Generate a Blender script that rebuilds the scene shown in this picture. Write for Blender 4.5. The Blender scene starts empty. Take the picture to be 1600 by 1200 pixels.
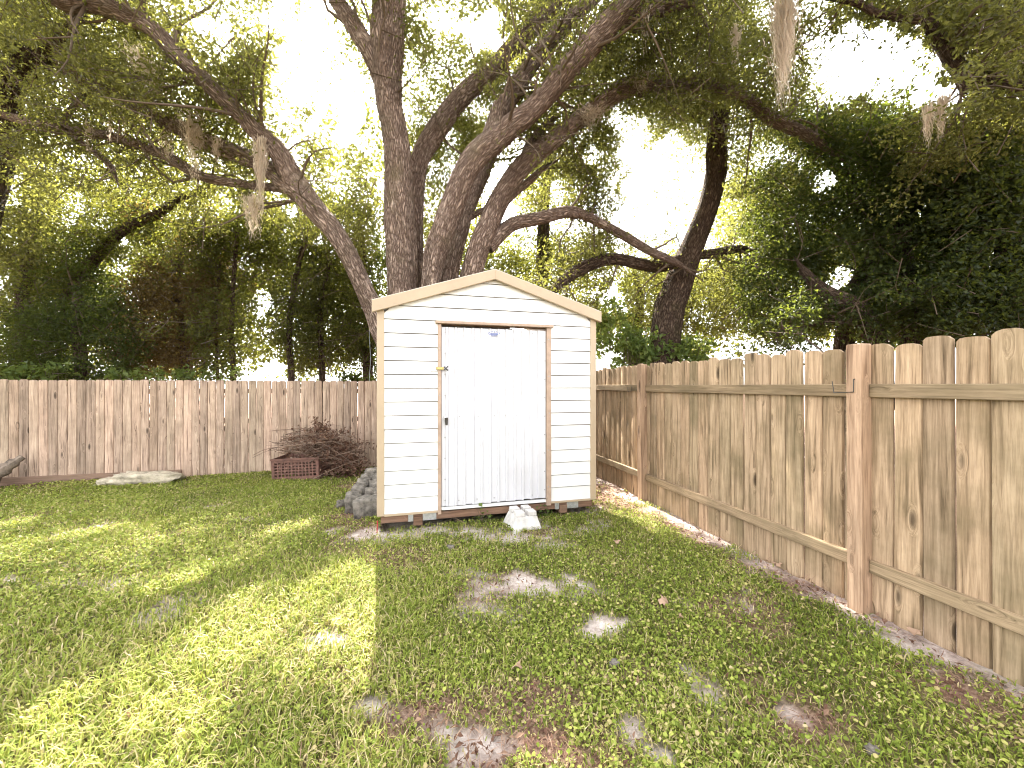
import bpy, bmesh, math, random
import numpy as np
from mathutils import Vector, Matrix, noise as mnoise

# ---------------------------------------------------------------- camera, sky, sun, exposure
scn = bpy.context.scene
YAW = math.radians(14.3)                 # the camera is turned this far from the line of the right-hand fence
CO, SI = math.cos(YAW), math.sin(YAW)
CAMZ, F = 1.5, 600.0
cam_d = bpy.data.cameras.new('camera'); cam = bpy.data.objects.new('camera', cam_d)
scn.collection.objects.link(cam); scn.camera = cam
cam.location = (0, 0, CAMZ); cam.rotation_euler = (math.radians(90), 0, -YAW)
cam_d.sensor_width = 36; cam_d.lens = 36*F/1600; cam_d.shift_y = 3/1600
cam_d.clip_start = 0.05; cam_d.clip_end = 2000

SUN_EL = math.radians(45.5)
_t = -0.345                               # the sun stands a little left of the middle, behind the oak
_sx, _sy = _t*CO + SI, -_t*SI + CO
_l = math.hypot(_sx, _sy); _sx /= _l; _sy /= _l
SUN = np.array([_sx*math.cos(SUN_EL), _sy*math.cos(SUN_EL), math.sin(SUN_EL)])
world = bpy.data.worlds.new('World'); scn.world = world; world.use_nodes = True
wn = world.node_tree; wn.nodes.clear()
sky = wn.nodes.new('ShaderNodeTexSky'); sky.sky_type = 'NISHITA'; sky.sun_disc = False
sky.sun_elevation = SUN_EL; sky.sun_rotation = math.atan2(_sx, _sy)
sky.dust_density = 3.0; sky.air_density = 1.0; sky.ozone_density = 1.0
hs = wn.nodes.new('ShaderNodeHueSaturation'); hs.inputs['Saturation'].default_value = 0.03
bgn = wn.nodes.new('ShaderNodeBackground'); bgn.inputs['Strength'].default_value = 0.15
wo = wn.nodes.new('ShaderNodeOutputWorld')
wn.links.new(sky.outputs[0], hs.inputs['Color']); wn.links.new(hs.outputs[0], bgn.inputs[0])
wn.links.new(bgn.outputs[0], wo.inputs[0])
sun_d = bpy.data.lights.new('sun', 'SUN'); sun_d.energy = 4.7; sun_d.angle = math.radians(0.5)
sun_d.color = (1.0, 0.93, 0.80)
sun_o = bpy.data.objects.new('sun', sun_d); scn.collection.objects.link(sun_o)
sun_o.rotation_euler = Vector(SUN).to_track_quat('Z', 'Y').to_euler()
vs = scn.view_settings
vs.view_transform = 'Standard'; vs.look = 'None'; vs.gamma = 1.0; vs.use_curve_mapping = False
vs.exposure = 3.0
scn.render.engine = 'CYCLES'
scn.cycles.use_denoising = True; scn.cycles.filter_width = 1.1
scn.cycles.max_bounces = 5; scn.cycles.diffuse_bounces = 4; scn.cycles.transmission_bounces = 4; scn.cycles.glossy_bounces = 2
scn.cycles.use_adaptive_sampling = True; scn.cycles.adaptive_threshold = 0.025
scn.cycles.caustics_reflective = False; scn.cycles.caustics_refractive = False

# ---------------------------------------------------------------- helpers
C = scn.collection
rng = np.random.default_rng(11)
R = random.Random(5)

def W(px, py, d):
    """photo direction at a real distance d (metres, along the view axis) -> place in the yard"""
    X = (px-800)/F*d; Z = (603-py)/F*d
    return Vector((X*CO + d*SI, -X*SI + d*CO, CAMZ + Z))
def proj(P):
    v, u, z = P[:, 0], P[:, 1], P[:, 2]
    X = v*CO - u*SI; Y = v*SI + u*CO
    Ys = np.where(Y > 0.05, Y, 0.05)
    return 800 + F*X/Ys, 603 - F*(z-CAMZ)/Ys, Y
def sstep(t):
    t = np.clip(t, 0, 1); return t*t*(3-2*t)
def gz(v, u):
    v = np.asarray(v, float); u = np.asarray(u, float)
    return (-0.24*sstep((u-4.0)/4.4)*sstep((1.6-v)/2.6) + 0.03*sstep((v-2.0)/0.8)
            + 0.012*np.sin(v*2.1+1)*np.sin(u*1.7) + 0.006*np.sin(v*5.3)*np.cos(u*6.1))
def on_ground(px, py):
    d = 3.0
    for _ in range(30):
        p = W(px, py, d); g = float(gz(p.x, p.y)); d = (CAMZ-g)*F/(py-603)
    return W(px, py, d)

def link(name, me, mat=None, parent=None):
    o = bpy.data.objects.new(name, me); C.objects.link(o)
    if mat is not None and not me.materials: me.materials.append(mat)
    if parent is not None:
        o.parent = parent; o.matrix_parent_inverse = Matrix.Translation(-parent.location)
    return o
def tag(o, label, cat=None, group=None, kind=None):
    o['label'] = label
    if cat: o['category'] = cat
    if group: o['group'] = group
    if kind: o['kind'] = kind
    return o
def thing(name, loc, label, cat, group=None):
    o = bpy.data.objects.new(name, None); C.objects.link(o); o.location = loc
    o.empty_display_size = 0.2
    return tag(o, label, cat, group)
def mesh_np(name, V, loops, starts, smooth=True, attrs=None, uv=None):
    me = bpy.data.meshes.new(name)
    V = np.asarray(V, np.float32); loops = np.asarray(loops, np.int32); starts = np.asarray(starts, np.int32)
    me.vertices.add(len(V)); me.vertices.foreach_set('co', V.ravel())
    me.loops.add(len(loops)); me.loops.foreach_set('vertex_index', loops)
    me.polygons.add(len(starts)); me.polygons.foreach_set('loop_start', starts)
    for k, a in (attrs or {}).items():
        at = me.attributes.new(k, 'FLOAT', 'POINT'); at.data.foreach_set('value', np.asarray(a, np.float32))
    if uv is not None:
        l = me.uv_layers.new(name='uv'); l.data.foreach_set('uv', np.asarray(uv, np.float32)[loops].ravel())
    me.update(calc_edges=True)
    me.polygons.foreach_set('use_smooth', np.full(len(starts), smooth))
    return me
def quads(Q):
    Q = np.asarray(Q, np.int32); return Q.ravel(), np.arange(len(Q))*4
class MB:
    """collects faces for one mesh"""
    def __init__(s): s.v = []; s.f = []
    def box(s, x0, x1, y0, y1, z0, z1):
        return s.hexa([(x0,y0,z0),(x1,y0,z0),(x1,y1,z0),(x0,y1,z0),(x0,y0,z1),(x1,y0,z1),(x1,y1,z1),(x0,y1,z1)])
    def hexa(s, p):
        n = len(s.v); s.v += [tuple(q) for q in p]
        s.f += [tuple(n+i for i in f) for f in ((0,3,2,1),(4,5,6,7),(0,1,5,4),(1,2,6,5),(2,3,7,6),(3,0,4,7))]
        return s
    def prism(s, poly, y0, y1):
        """poly in (x, z) counter-clockwise seen from -y, pushed from y0 to y1"""
        n = len(s.v); k = len(poly)
        s.v += [(a, y0, b) for a, b in poly] + [(a, y1, b) for a, b in poly]
        s.f.append(tuple(range(n, n+k))); s.f.append(tuple(range(n+2*k-1, n+k-1, -1)))
        for i in range(k):
            j = (i+1) % k; s.f.append((n+j, n+i, n+k+i, n+k+j))
        return s
    def cyl(s, a, b, r0, r1, n=8):
        a = Vector(a); b = Vector(b); d = (b-a).normalized()
        x = d.orthogonal().normalized(); y = d.cross(x); m = len(s.v)
        for p, r in ((a, r0), (b, r1)):
            for i in range(n):
                t = 2*math.pi*i/n; s.v.append(tuple(p + x*(r*math.cos(t)) + y*(r*math.sin(t))))
        for i in range(n):
            j = (i+1) % n; s.f.append((m+i, m+j, m+n+j, m+n+i))
        s.f.append(tuple(range(m+n-1, m-1, -1))); s.f.append(tuple(range(m+n, m+2*n)))
        return s
    def mesh(s, name, mat=None, bevel=0.0, smooth=False):
        me = bpy.data.meshes.new(name); me.from_pydata(s.v, [], s.f)
        if bevel > 0:
            bm = bmesh.new(); bm.from_mesh(me)
            bmesh.ops.bevel(bm, geom=bm.edges[:], offset=bevel, segments=1, affect='EDGES', clamp_overlap=True)
            bm.to_mesh(me); bm.free()
        if mat: me.materials.append(mat)
        me.polygons.foreach_set('use_smooth', np.full(len(me.polygons), smooth)); me.update()
        return me
    def build(s, name, mat, parent=None, bevel=0.0, smooth=False):
        return link(name, s.mesh(name, mat, bevel, smooth), None, parent)

# ---------------------------------------------------------------- materials
def mat_new(name):
    m = bpy.data.materials.new(name); m.use_nodes = True
    nt = m.node_tree; b = nt.nodes['Principled BSDF']; return m, nt, b
def N(nt, typ, **kw):
    n = nt.nodes.new(typ)
    for k, v in kw.items():
        if k in n.inputs: n.inputs[k].default_value = v
        else: setattr(n, k, v)
    return n
def ramp(nt, stops):
    r = nt.nodes.new('ShaderNodeValToRGB'); e = r.color_ramp.elements
    while len(e) < len(stops): e.new(0.5)
    for q, (p, c) in zip(e, stops):
        q.position = p; q.color = (*c, 1) if len(c) == 3 else c
    return r
def mix(nt, a, b, fac, mode='MIX'):
    m = nt.nodes.new('ShaderNodeMix'); m.data_type = 'RGBA'; m.blend_type = mode
    for sock, x in ((m.inputs[0], fac), (m.inputs[6], a), (m.inputs[7], b)):
        if hasattr(x, 'is_linked'): nt.links.new(x, sock)
        else: sock.default_value = x if not isinstance(x, tuple) else (*x, 1)
    return m.outputs[2]
def plain(name, col, rough=0.6, metal=0.0, var=0.12, scale=9.0, bump=0.0):
    m, nt, b = mat_new(name)
    tc = N(nt, 'ShaderNodeTexCoord'); n = N(nt, 'ShaderNodeTexNoise', Scale=scale, Detail=6.0, Roughness=0.65)
    nt.links.new(tc.outputs['Object'], n.inputs['Vector'])
    r = ramp(nt, [(0.25, tuple(c*(1-var*1.6) for c in col)), (0.55, col), (0.8, tuple(min(1, c*(1+var)) for c in col))])
    nt.links.new(n.outputs[0], r.inputs[0]); nt.links.new(r.outputs[0], b.inputs['Base Color'])
    b.inputs['Roughness'].default_value = rough; b.inputs['Metallic'].default_value = metal
    if bump:
        bp = N(nt, 'ShaderNodeBump', Strength=bump, Distance=0.01); nt.links.new(n.outputs[0], bp.inputs['Height'])
        nt.links.new(bp.outputs[0], b.inputs['Normal'])
    return m
def leaf_mat(name, stops, trans, tfac=0.4, rough=0.45):
    m, nt, b = mat_new(name)
    at = N(nt, 'ShaderNodeAttribute', attribute_name='tint')
    r = ramp(nt, stops); nt.links.new(at.outputs['Fac'], r.inputs[0])
    nt.links.new(r.outputs[0], b.inputs['Base Color']); b.inputs['Roughness'].default_value = rough; b.inputs['Specular IOR Level'].default_value = 0.22
    tb = N(nt, 'ShaderNodeBsdfTranslucent')
    tr = ramp(nt, [(0.0, tuple(c*0.6 for c in trans)), (1.0, trans)])
    nt.links.new(at.outputs['Fac'], tr.inputs[0]); nt.links.new(tr.outputs[0], tb.inputs['Color'])
    ms = N(nt, 'ShaderNodeMixShader', Fac=tfac)
    nt.links.new(b.outputs[0], ms.inputs[1]); nt.links.new(tb.outputs[0], ms.inputs[2])
    out = [n for n in nt.nodes if n.type == 'OUTPUT_MATERIAL'][0]
    nt.links.new(ms.outputs[0], out.inputs['Surface'])
    return m
def wood_mat(name, light, mid, dark, stain, axis='Z', stain_amt=0.5):
    m, nt, b = mat_new(name)
    tc = N(nt, 'ShaderNodeTexCoord'); oi = N(nt, 'ShaderNodeObjectInfo')
    off = N(nt, 'ShaderNodeVectorMath', operation='SCALE'); off.inputs[0].default_value = (31, 47, 83)
    nt.links.new(oi.outputs['Random'], off.inputs['Scale'])
    ad = N(nt, 'ShaderNodeVectorMath', operation='ADD')
    nt.links.new(tc.outputs['Object'], ad.inputs[0]); nt.links.new(off.outputs[0], ad.inputs[1])
    sc_ = {'Z': (1, 1, 0.045), 'Y': (1, 0.045, 1), 'X': (0.045, 1, 1)}[axis]
    mp = N(nt, 'ShaderNodeMapping'); mp.inputs['Scale'].default_value = sc_
    nt.links.new(ad.outputs[0], mp.inputs['Vector'])
    # knots push the grain sideways
    kn = N(nt, 'ShaderNodeMapping'); kn.inputs['Scale'].default_value = tuple(9.0 if s == 1 else 2.6 for s in sc_)
    nt.links.new(ad.outputs[0], kn.inputs['Vector'])
    vo = N(nt, 'ShaderNodeTexVoronoi', Scale=1.0); nt.links.new(kn.outputs[0], vo.inputs['Vector'])
    kr = ramp(nt, [(0.0, (1, 1, 1)), (0.13, (0.75, 0.75, 0.75)), (0.30, (0, 0, 0))])
    nt.links.new(vo.outputs['Distance'], kr.inputs[0])
    dis = N(nt, 'ShaderNodeVectorMath', operation='SCALE'); dis.inputs[0].default_value = (0.05, 0.05, 0.0) if axis == 'Z' else (0.03, 0.03, 0.05)
    nt.links.new(kr.outputs[0], dis.inputs['Scale'])
    ad2 = N(nt, 'ShaderNodeVectorMath', operation='ADD'); nt.links.new(mp.outputs[0], ad2.inputs[0]); nt.links.new(dis.outputs[0], ad2.inputs[1])
    g1 = N(nt, 'ShaderNodeTexNoise', Scale=34.0, Detail=5.0, Roughness=0.6, Distortion=0.6); nt.links.new(ad2.outputs[0], g1.inputs['Vector'])
    g2 = N(nt, 'ShaderNodeTexNoise', Scale=120.0, Detail=4.0, Roughness=0.7); nt.links.new(ad2.outputs[0], g2.inputs['Vector'])
    r1 = ramp(nt, [(0.28, dark), (0.46, mid), (0.72, light)]); nt.links.new(g1.outputs[0], r1.inputs[0])
    r2 = ramp(nt, [(0.3, (0.5, 0.47, 0.45)), (0.58, (1, 1, 1))]); nt.links.new(g2.outputs[0], r2.inputs[0])
    c = mix(nt, r1.outputs[0], r2.outputs[0], 0.7, 'MULTIPLY')
    st = N(nt, 'ShaderNodeTexNoise', Scale=2.1, Detail=5.0, Roughness=0.6); nt.links.new(ad.outputs[0], st.inputs['Vector'])
    sr = ramp(nt, [(0.42, (0, 0, 0)), (0.72, (stain_amt,)*3)]); nt.links.new(st.outputs[0], sr.inputs[0])
    c = mix(nt, c, stain, sr.outputs[0])
    kd = ramp(nt, [(0.0, (0.95,)*3), (0.10, (0.75,)*3), (0.20, (0, 0, 0))]); nt.links.new(vo.outputs['Distance'], kd.inputs[0])
    # only some cells hold a knot
    sep = N(nt, 'ShaderNodeSeparateColor'); nt.links.new(vo.outputs['Color'], sep.inputs[0])
    gt = N(nt, 'ShaderNodeMath', operation='GREATER_THAN'); gt.inputs[1].default_value = 0.62; nt.links.new(sep.outputs[0], gt.inputs[0])
    kf = N(nt, 'ShaderNodeMath', operation='MULTIPLY'); nt.links.new(kd.outputs[0], kf.inputs[0]); nt.links.new(gt.outputs[0], kf.inputs[1])
    c = mix(nt, c, tuple(x*0.38 for x in dark), kf.outputs[0])
    # each board a shade of its own
    br = ramp(nt, [(0.0, (0.62, 0.59, 0.57)), (0.25, (0.98, 0.93, 0.90)), (0.45, (0.78, 0.77, 0.72)), (0.7, (1.08, 1.0, 0.97)), (0.85, (0.74, 0.69, 0.64)), (1.0, (1.12, 1.06, 1.02))])
    nt.links.new(oi.outputs['Random'], br.inputs[0])
    c = mix(nt, c, br.outputs[0], 1.0, 'MULTIPLY')
    nt.links.new(c, b.inputs['Base Color']); b.inputs['Roughness'].default_value = 0.85
    b.inputs['Specular IOR Level'].default_value = 0.25
    bp = N(nt, 'ShaderNodeBump', Strength=0.35, Distance=0.004); nt.links.new(g2.outputs[0], bp.inputs['Height'])
    nt.links.new(bp.outputs[0], b.inputs['Normal'])
    return m
def bark_mat(name, dark, mid, light, moss):
    m, nt, b = mat_new(name)
    uv = N(nt, 'ShaderNodeUVMap', uv_map='uv')
    mp = N(nt, 'ShaderNodeMapping'); mp.inputs['Scale'].default_value = (30, 5.5, 1)
    nt.links.new(uv.outputs[0], mp.inputs['Vector'])
    n0 = N(nt, 'ShaderNodeTexNoise', Scale=0.6, Detail=3.0); nt.links.new(mp.outputs[0], n0.inputs['Vector'])
    dv = N(nt, 'ShaderNodeVectorMath', operation='SCALE'); dv.inputs['Scale'].default_value = 2.6; nt.links.new(n0.outputs['Color'], dv.inputs[0])
    ad = N(nt, 'ShaderNodeVectorMath', operation='ADD'); nt.links.new(mp.outputs[0], ad.inputs[0]); nt.links.new(dv.outputs[0], ad.inputs[1])
    vo = N(nt, 'ShaderNodeTexVoronoi', Scale=1.0, feature='DISTANCE_TO_EDGE'); nt.links.new(ad.outputs[0], vo.inputs['Vector'])
    n1 = N(nt, 'ShaderNodeTexNoise', Scale=3.0, Detail=6.0, Roughness=0.7); nt.links.new(mp.outputs[0], n1.inputs['Vector'])
    r = ramp(nt, [(0.0, dark), (0.16, mid), (0.5, light)]); nt.links.new(vo.outputs['Distance'], r.inputs[0])
    r1 = ramp(nt, [(0.3, (0.6, 0.58, 0.56)), (0.65, (1.05, 1.03, 1.0))]); nt.links.new(n1.outputs[0], r1.inputs[0])
    c = mix(nt, r.outputs[0], r1.outputs[0], 0.8, 'MULTIPLY')
    tc = N(nt, 'ShaderNodeTexCoord'); n2 = N(nt, 'ShaderNodeTexNoise', Scale=1.3, Detail=5.0); nt.links.new(tc.outputs['Object'], n2.inputs['Vector'])
    mr = ramp(nt, [(0.56, (0, 0, 0)), (0.76, (0.4,)*3)]); nt.links.new(n2.outputs[0], mr.inputs[0])
    c = mix(nt, c, moss, mr.outputs[0])
    n3 = N(nt, 'ShaderNodeTexNoise', Scale=4.2, Detail=7.0, Roughness=0.7); nt.links.new(tc.outputs['Object'], n3.inputs['Vector'])
    lr = ramp(nt, [(0.55, (0, 0, 0)), (0.68, (0.5,)*3)]); nt.links.new(n3.outputs[0], lr.inputs[0])
    c = mix(nt, c, tuple(min(1, x*1.25) for x in light), lr.outputs[0])
    n4 = N(nt, 'ShaderNodeTexNoise', Scale=0.9, Detail=3.0); nt.links.new(tc.outputs['Object'], n4.inputs['Vector'])
    dr = ramp(nt, [(0.35, (0.72, 0.70, 0.68)), (0.6, (1, 1, 1))]); nt.links.new(n4.outputs[0], dr.inputs[0])
    c = mix(nt, c, dr.outputs[0], 0.8, 'MULTIPLY')
    nt.links.new(c, b.inputs['Base Color']); b.inputs['Roughness'].default_value = 0.95; b.inputs['Specular IOR Level'].default_value = 0.15
    hr = ramp(nt, [(0.0, (0, 0, 0)), (0.3, (1, 1, 1))]); nt.links.new(vo.outputs['Distance'], hr.inputs[0])
    hm = N(nt, 'ShaderNodeMath', operation='MULTIPLY_ADD'); hm.inputs[1].default_value = 0.5
    nt.links.new(n1.outputs[0], hm.inputs[0]); nt.links.new(hr.outputs[0], hm.inputs[2])
    bp = N(nt, 'ShaderNodeBump', Strength=1.0, Distance=0.05); nt.links.new(hm.outputs[0], bp.inputs['Height'])
    nt.links.new(bp.outputs[0], b.inputs['Normal'])
    return m

M = {}
M['bark'] = bark_mat('oak_bark', (0.13, 0.09, 0.073), (0.33, 0.245, 0.20), (0.52, 0.415, 0.35), (0.22, 0.20, 0.10))
M['bark_dark'] = bark_mat('dark_bark', (0.05, 0.034, 0.026), (0.13, 0.092, 0.07), (0.22, 0.165, 0.125), (0.10, 0.10, 0.04))
M['twig'] = plain('twig_bark', (0.11, 0.08, 0.055), 0.9)
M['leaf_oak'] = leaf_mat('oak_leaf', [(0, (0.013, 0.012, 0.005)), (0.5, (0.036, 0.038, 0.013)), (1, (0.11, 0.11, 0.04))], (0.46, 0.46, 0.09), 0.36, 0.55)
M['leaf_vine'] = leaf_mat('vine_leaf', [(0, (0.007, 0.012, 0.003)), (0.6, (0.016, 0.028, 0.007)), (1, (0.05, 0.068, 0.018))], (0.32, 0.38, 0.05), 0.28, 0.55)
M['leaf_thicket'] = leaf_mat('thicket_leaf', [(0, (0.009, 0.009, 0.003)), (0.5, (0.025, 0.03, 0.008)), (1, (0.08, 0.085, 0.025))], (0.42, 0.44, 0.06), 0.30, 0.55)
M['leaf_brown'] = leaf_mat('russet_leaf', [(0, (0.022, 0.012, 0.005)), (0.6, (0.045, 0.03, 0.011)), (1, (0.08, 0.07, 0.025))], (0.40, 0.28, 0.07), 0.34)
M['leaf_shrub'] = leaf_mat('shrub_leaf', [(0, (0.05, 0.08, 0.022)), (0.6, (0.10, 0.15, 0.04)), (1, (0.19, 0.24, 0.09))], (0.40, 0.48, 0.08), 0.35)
M['moss'] = leaf_mat('spanish_moss', [(0, (0.38, 0.32, 0.25)), (1, (0.64, 0.55, 0.45))], (0.85, 0.72, 0.56), 0.5, 0.9)
M['grass'] = leaf_mat('lawn_leaf', [(0, (0.05, 0.072, 0.010)), (0.45, (0.19, 0.25, 0.035)), (0.8, (0.36, 0.385, 0.09)), (0.92, (0.40, 0.32, 0.16)), (1, (0.52, 0.42, 0.27))], (0.50, 0.52, 0.09), 0.24, 0.7)
M['dead_leaf'] = leaf_mat('dead_leaf', [(0, (0.07, 0.035, 0.025)), (0.5, (0.17, 0.095, 0.065)), (1, (0.38, 0.26, 0.18))], (0.30, 0.16, 0.1), 0.15, 0.8)
M['fence_pink'] = wood_mat('weathered_pine', (0.66, 0.53, 0.42), (0.49, 0.375, 0.295), (0.12, 0.08, 0.06), (0.19, 0.15, 0.11), 'Z', 0.55)
M['fence_tan'] = wood_mat('treated_pine', (0.62, 0.485, 0.34), (0.42, 0.315, 0.21), (0.11, 0.075, 0.045), (0.14, 0.115, 0.062), 'Z', 0.75)
M['post'] = wood_mat('post_pine', (0.58, 0.43, 0.31), (0.39, 0.275, 0.19), (0.14, 0.085, 0.055), (0.22, 0.165, 0.11), 'Z', 0.45)
M['rail_y'] = wood_mat('rail_pine', (0.40, 0.315, 0.21), (0.27, 0.21, 0.135), (0.11, 0.08, 0.048), (0.14, 0.12, 0.07), 'Y', 0.5)
M['rail_x'] = wood_mat('kick_pine', (0.36, 0.26, 0.20), (0.26, 0.18, 0.14), (0.15, 0.10, 0.075), (0.17, 0.14, 0.10), 'X', 0.5)
M['joist'] = wood_mat('joist_pine', (0.30, 0.20, 0.14), (0.21, 0.13, 0.09), (0.12, 0.075, 0.05), (0.22, 0.18, 0.15), 'X', 0.4)
M['white'] = plain('white_siding', (0.74, 0.74, 0.73), 0.5, 0, 0.05, 3.0)
M['door_white'] = plain('white_ribbed_steel', (0.60, 0.60, 0.635), 0.45, 0, 0.05, 2.0)
M['beige'] = plain('beige_trim', (0.42, 0.325, 0.225), 0.5, 0, 0.07, 5.0)
M['tan_frame'] = plain('tan_door_trim', (0.40, 0.29, 0.22), 0.6, 0, 0.18, 12.0)
M['roof'] = plain('roof_metal', (0.55, 0.50, 0.44), 0.4, 0.3)
M['galv'] = plain('galvanised_steel', (0.62, 0.63, 0.66), 0.35, 0.7, 0.2, 30.0)
M['brass'] = plain('old_brass', (0.45, 0.36, 0.14), 0.4, 0.6, 0.3, 40.0)
M['dark_metal'] = plain('dark_metal', (0.06, 0.055, 0.05), 0.5, 0.5, 0.2, 30.0)
M['screw'] = plain('screw_zinc', (0.33, 0.33, 0.34), 0.4, 0.6, 0.1)
M['concrete'] = plain('old_concrete', (0.50, 0.48, 0.45), 0.95, 0, 0.3, 14.0, 0.6)
M['concrete_pale'] = plain('pale_concrete', (0.60, 0.58, 0.56), 0.9, 0, 0.25, 9.0, 0.3)
M['block'] = plain('mossy_concrete', (0.17, 0.15, 0.128), 0.95, 0, 0.6, 13.0, 1.0)
M['limestone'] = plain('limestone', (0.48, 0.42, 0.32), 0.95, 0, 0.4, 10.0, 0.8)
M['crate'] = plain('rusty_crate', (0.16, 0.078, 0.058), 0.8, 0, 0.4, 12.0, 0.3)
M['log'] = plain('rotten_log', (0.20, 0.155, 0.12), 0.95, 0, 0.5, 14.0, 0.9)
M['twig_dead'] = plain('dead_twig', (0.22, 0.145, 0.105), 0.9, 0, 0.5, 5.0)
M['red'] = plain('red_paint', (0.45, 0.04, 0.05), 0.6, 0, 0.2)
M['blue_ink'] = plain('blue_ink', (0.12, 0.16, 0.38), 0.5, 0, 0.1)
M['cable'] = plain('grey_cable', (0.30, 0.33, 0.34), 0.6, 0, 0.1)

# ---------------------------------------------------------------- ground: lawn, bare sand, litter
# each patch: centre (as seen) -> place on the ground, half sizes in metres (across, along), strength
SAND = [(840, 915, .36, .17, 1.0), (905, 925, .16, .10, .9), (945, 977, .14, .09, 1.0), (800, 838, .40, .16, .8), (860, 850, .25, .10, .7),
        (680, 828, .7, .13, .75), (890, 797, .32, .2, .9), (760, 955, .25, .10, .5), (575, 1105, .12, .07, .7), (745, 1160, .16, .07, .8),
        (985, 1135, .06, .06, .9), (1035, 1180, .06, .05, 1.0), (1100, 1080, .07, .13, .7), (505, 1000, .13, .07, .7), (325, 792, .22, .13, .7),
        (385, 811, .13, .06, .7), (740, 895, .2, .07, .5), (1240, 1110, .05, .04, .8), (690, 1135, .10, .05, .6), (100, 910, .3, .06, .4),
        (1060, 940, .10, .07, .4), (20, 905, .2, .06, .6), (610, 835, .45, .14, .8)]
LITTER = [(700, 1110, .35, .10, .9), (820, 1170, .35, .14, 1.0), (650, 1140, .22, .08, .7), (880, 1100, .2, .08, .6), (565, 800, .32, .45, 1.0), (555, 760, .3, .5, .9),
          (830, 1085, .18, .10, .8), (520, 745, .5, .3, .5), (960, 1060, .2, .1, .35), (1180, 1060, .12, .2, .35), (330, 1080, .2, .1, .3), (560, 1060, .2, .06, .3),
          (30, 760, .8, .3, .6), (1250, 1120, .2, .12, .4), (950, 775, .35, .5, 1.0)]
def patches(lst):
    return [(*on_ground(p[0], p[1])[:2], p[2], p[3], p[4]) for p in lst]
SANDW, LITW = patches(SAND), patches(LITTER)
_nx = rng.uniform(0, 6.28, (12, 3)); _nk = rng.normal(0, 1, (12, 2))
def wob(v, u, k):
    s = 0
    for i in range(12): s = s + np.sin(_nk[i, 0]*k*v + _nk[i, 1]*k*u + _nx[i, 0])
    return s/3.5
def field(lst, v, u):
    out = np.zeros(np.broadcast(v, u).shape)
    X = v*CO - u*SI; Y = v*SI + u*CO
    n = 0.30*wob(v, u, 9) + 0.28*wob(u, v, 23) + .15*wob(v, u, 51)
    for (a, b, rx, ry, s) in lst:
        cx = a*CO - b*SI; cy = a*SI + b*CO
        d = np.sqrt(((X-cx)/rx)**2 + ((Y-cy)/ry)**2)
        out = np.maximum(out, s*sstep((1.6 + n - d)/1.4))
    return out
def shed_under(v, u):
    return (v > -0.33) & (v < 2.05) & (u > 4.2) & (u < 6.2)
def sand_f(v, u):
    s = field(SANDW, v, u)
    strip = sstep((v - 2.56 + 0.10*wob(v, u, 6) + .06*wob(v, u, 19))/0.26)*(u < 8.8)*(v < 3.2)*0.5
    s = np.maximum(s, strip)
    s = np.maximum(s, shed_under(v, u)*0.6)
    return np.clip(s + 0.55*sstep((wob(v, u, 5.1)+0.25*wob(u, v, 31) - 1.15)/0.5), 0, 1)
def litter_f(v, u):
    l = field(LITW, v, u)
    strip = sstep((v - 2.44 + 0.12*wob(u, v, 8) + .06*wob(v, u, 21))/0.34)*(v < 3.2)*sstep((wob(u+3, v, 7)+0.7)/0.8)
    l = np.maximum(l, strip)
    l = np.maximum(l, sstep((v-2.1+0.15*wob(v, u, 5))/0.2)*sstep((u-4.4)/0.7)*0.9)
    l = np.maximum(l, ((u > 8.85) | (v > 3.0))*0.9)
    return np.clip(l + 0.5*sstep((wob(u-2, v+5, 4.3) - 1.0)/0.5), 0, 1)
def axis_pts(lo, hi, step, far):
    a = list(np.arange(lo, hi, step)); g = step; x = lo; l = []
    while x > -far: g *= 1.5; x -= g; l.append(x)
    g = step; x = a[-1]; r = []
    while x < far: g *= 1.5; x += g; r.append(x)
    return np.array(l[::-1] + a + r)
ax, ay = axis_pts(-11, 4.2, 0.05, 260), axis_pts(-0.5, 9.3, 0.05, 260)
gv, gu = np.meshgrid(ax, ay)
s_, l_ = sand_f(gv, gu), litter_f(gv, gu)
zz = gz(np.clip(gv, -12, 5), np.clip(gu, -3, 10)) - 0.018*s_ + rng.normal(0, .003, gv.shape)
zz = zz - 0.10*shed_under(gv, gu)
nx_, ny_ = len(ax), len(ay)
idx = np.arange(nx_*ny_).reshape(ny_, nx_)
Q = np.stack([idx[:-1, :-1], idx[:-1, 1:], idx[1:, 1:], idx[1:, :-1]], -1).reshape(-1, 4)
gm, nt, b = mat_new('soil')
a1 = N(nt, 'ShaderNodeAttribute', attribute_name='sand'); a2 = N(nt, 'ShaderNodeAttribute', attribute_name='litter')
tc = N(nt, 'ShaderNodeTexCoord')
n1 = N(nt, 'ShaderNodeTexNoise', Scale=38.0, Detail=6.0, Roughness=0.7); nt.links.new(tc.outputs['Object'], n1.inputs['Vector'])
n2 = N(nt, 'ShaderNodeTexNoise', Scale=7.0, Detail=6.0, Roughness=0.65); nt.links.new(tc.outputs['Object'], n2.inputs['Vector'])
r0 = ramp(nt, [(0.3, (0.045, 0.035, 0.018)), (0.5, (0.12, 0.10, 0.045)), (0.75, (0.28, 0.23, 0.13))]); nt.links.new(n1.outputs[0], r0.inputs[0])
rs = ramp(nt, [(0.3, (0.34, 0.27, 0.245)), (0.5, (0.56, 0.49, 0.455)), (0.7, (0.76, 0.71, 0.68))]); nt.links.new(n2.outputs[0], rs.inputs[0])
rsf = ramp(nt, [(0.3, (0.6, 0.57, 0.55)), (0.6, (1, 1, 1))]); nt.links.new(n1.outputs[0], rsf.inputs[0])
csand = mix(nt, rs.outputs[0], rsf.outputs[0], 0.8, 'MULTIPLY')
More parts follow.
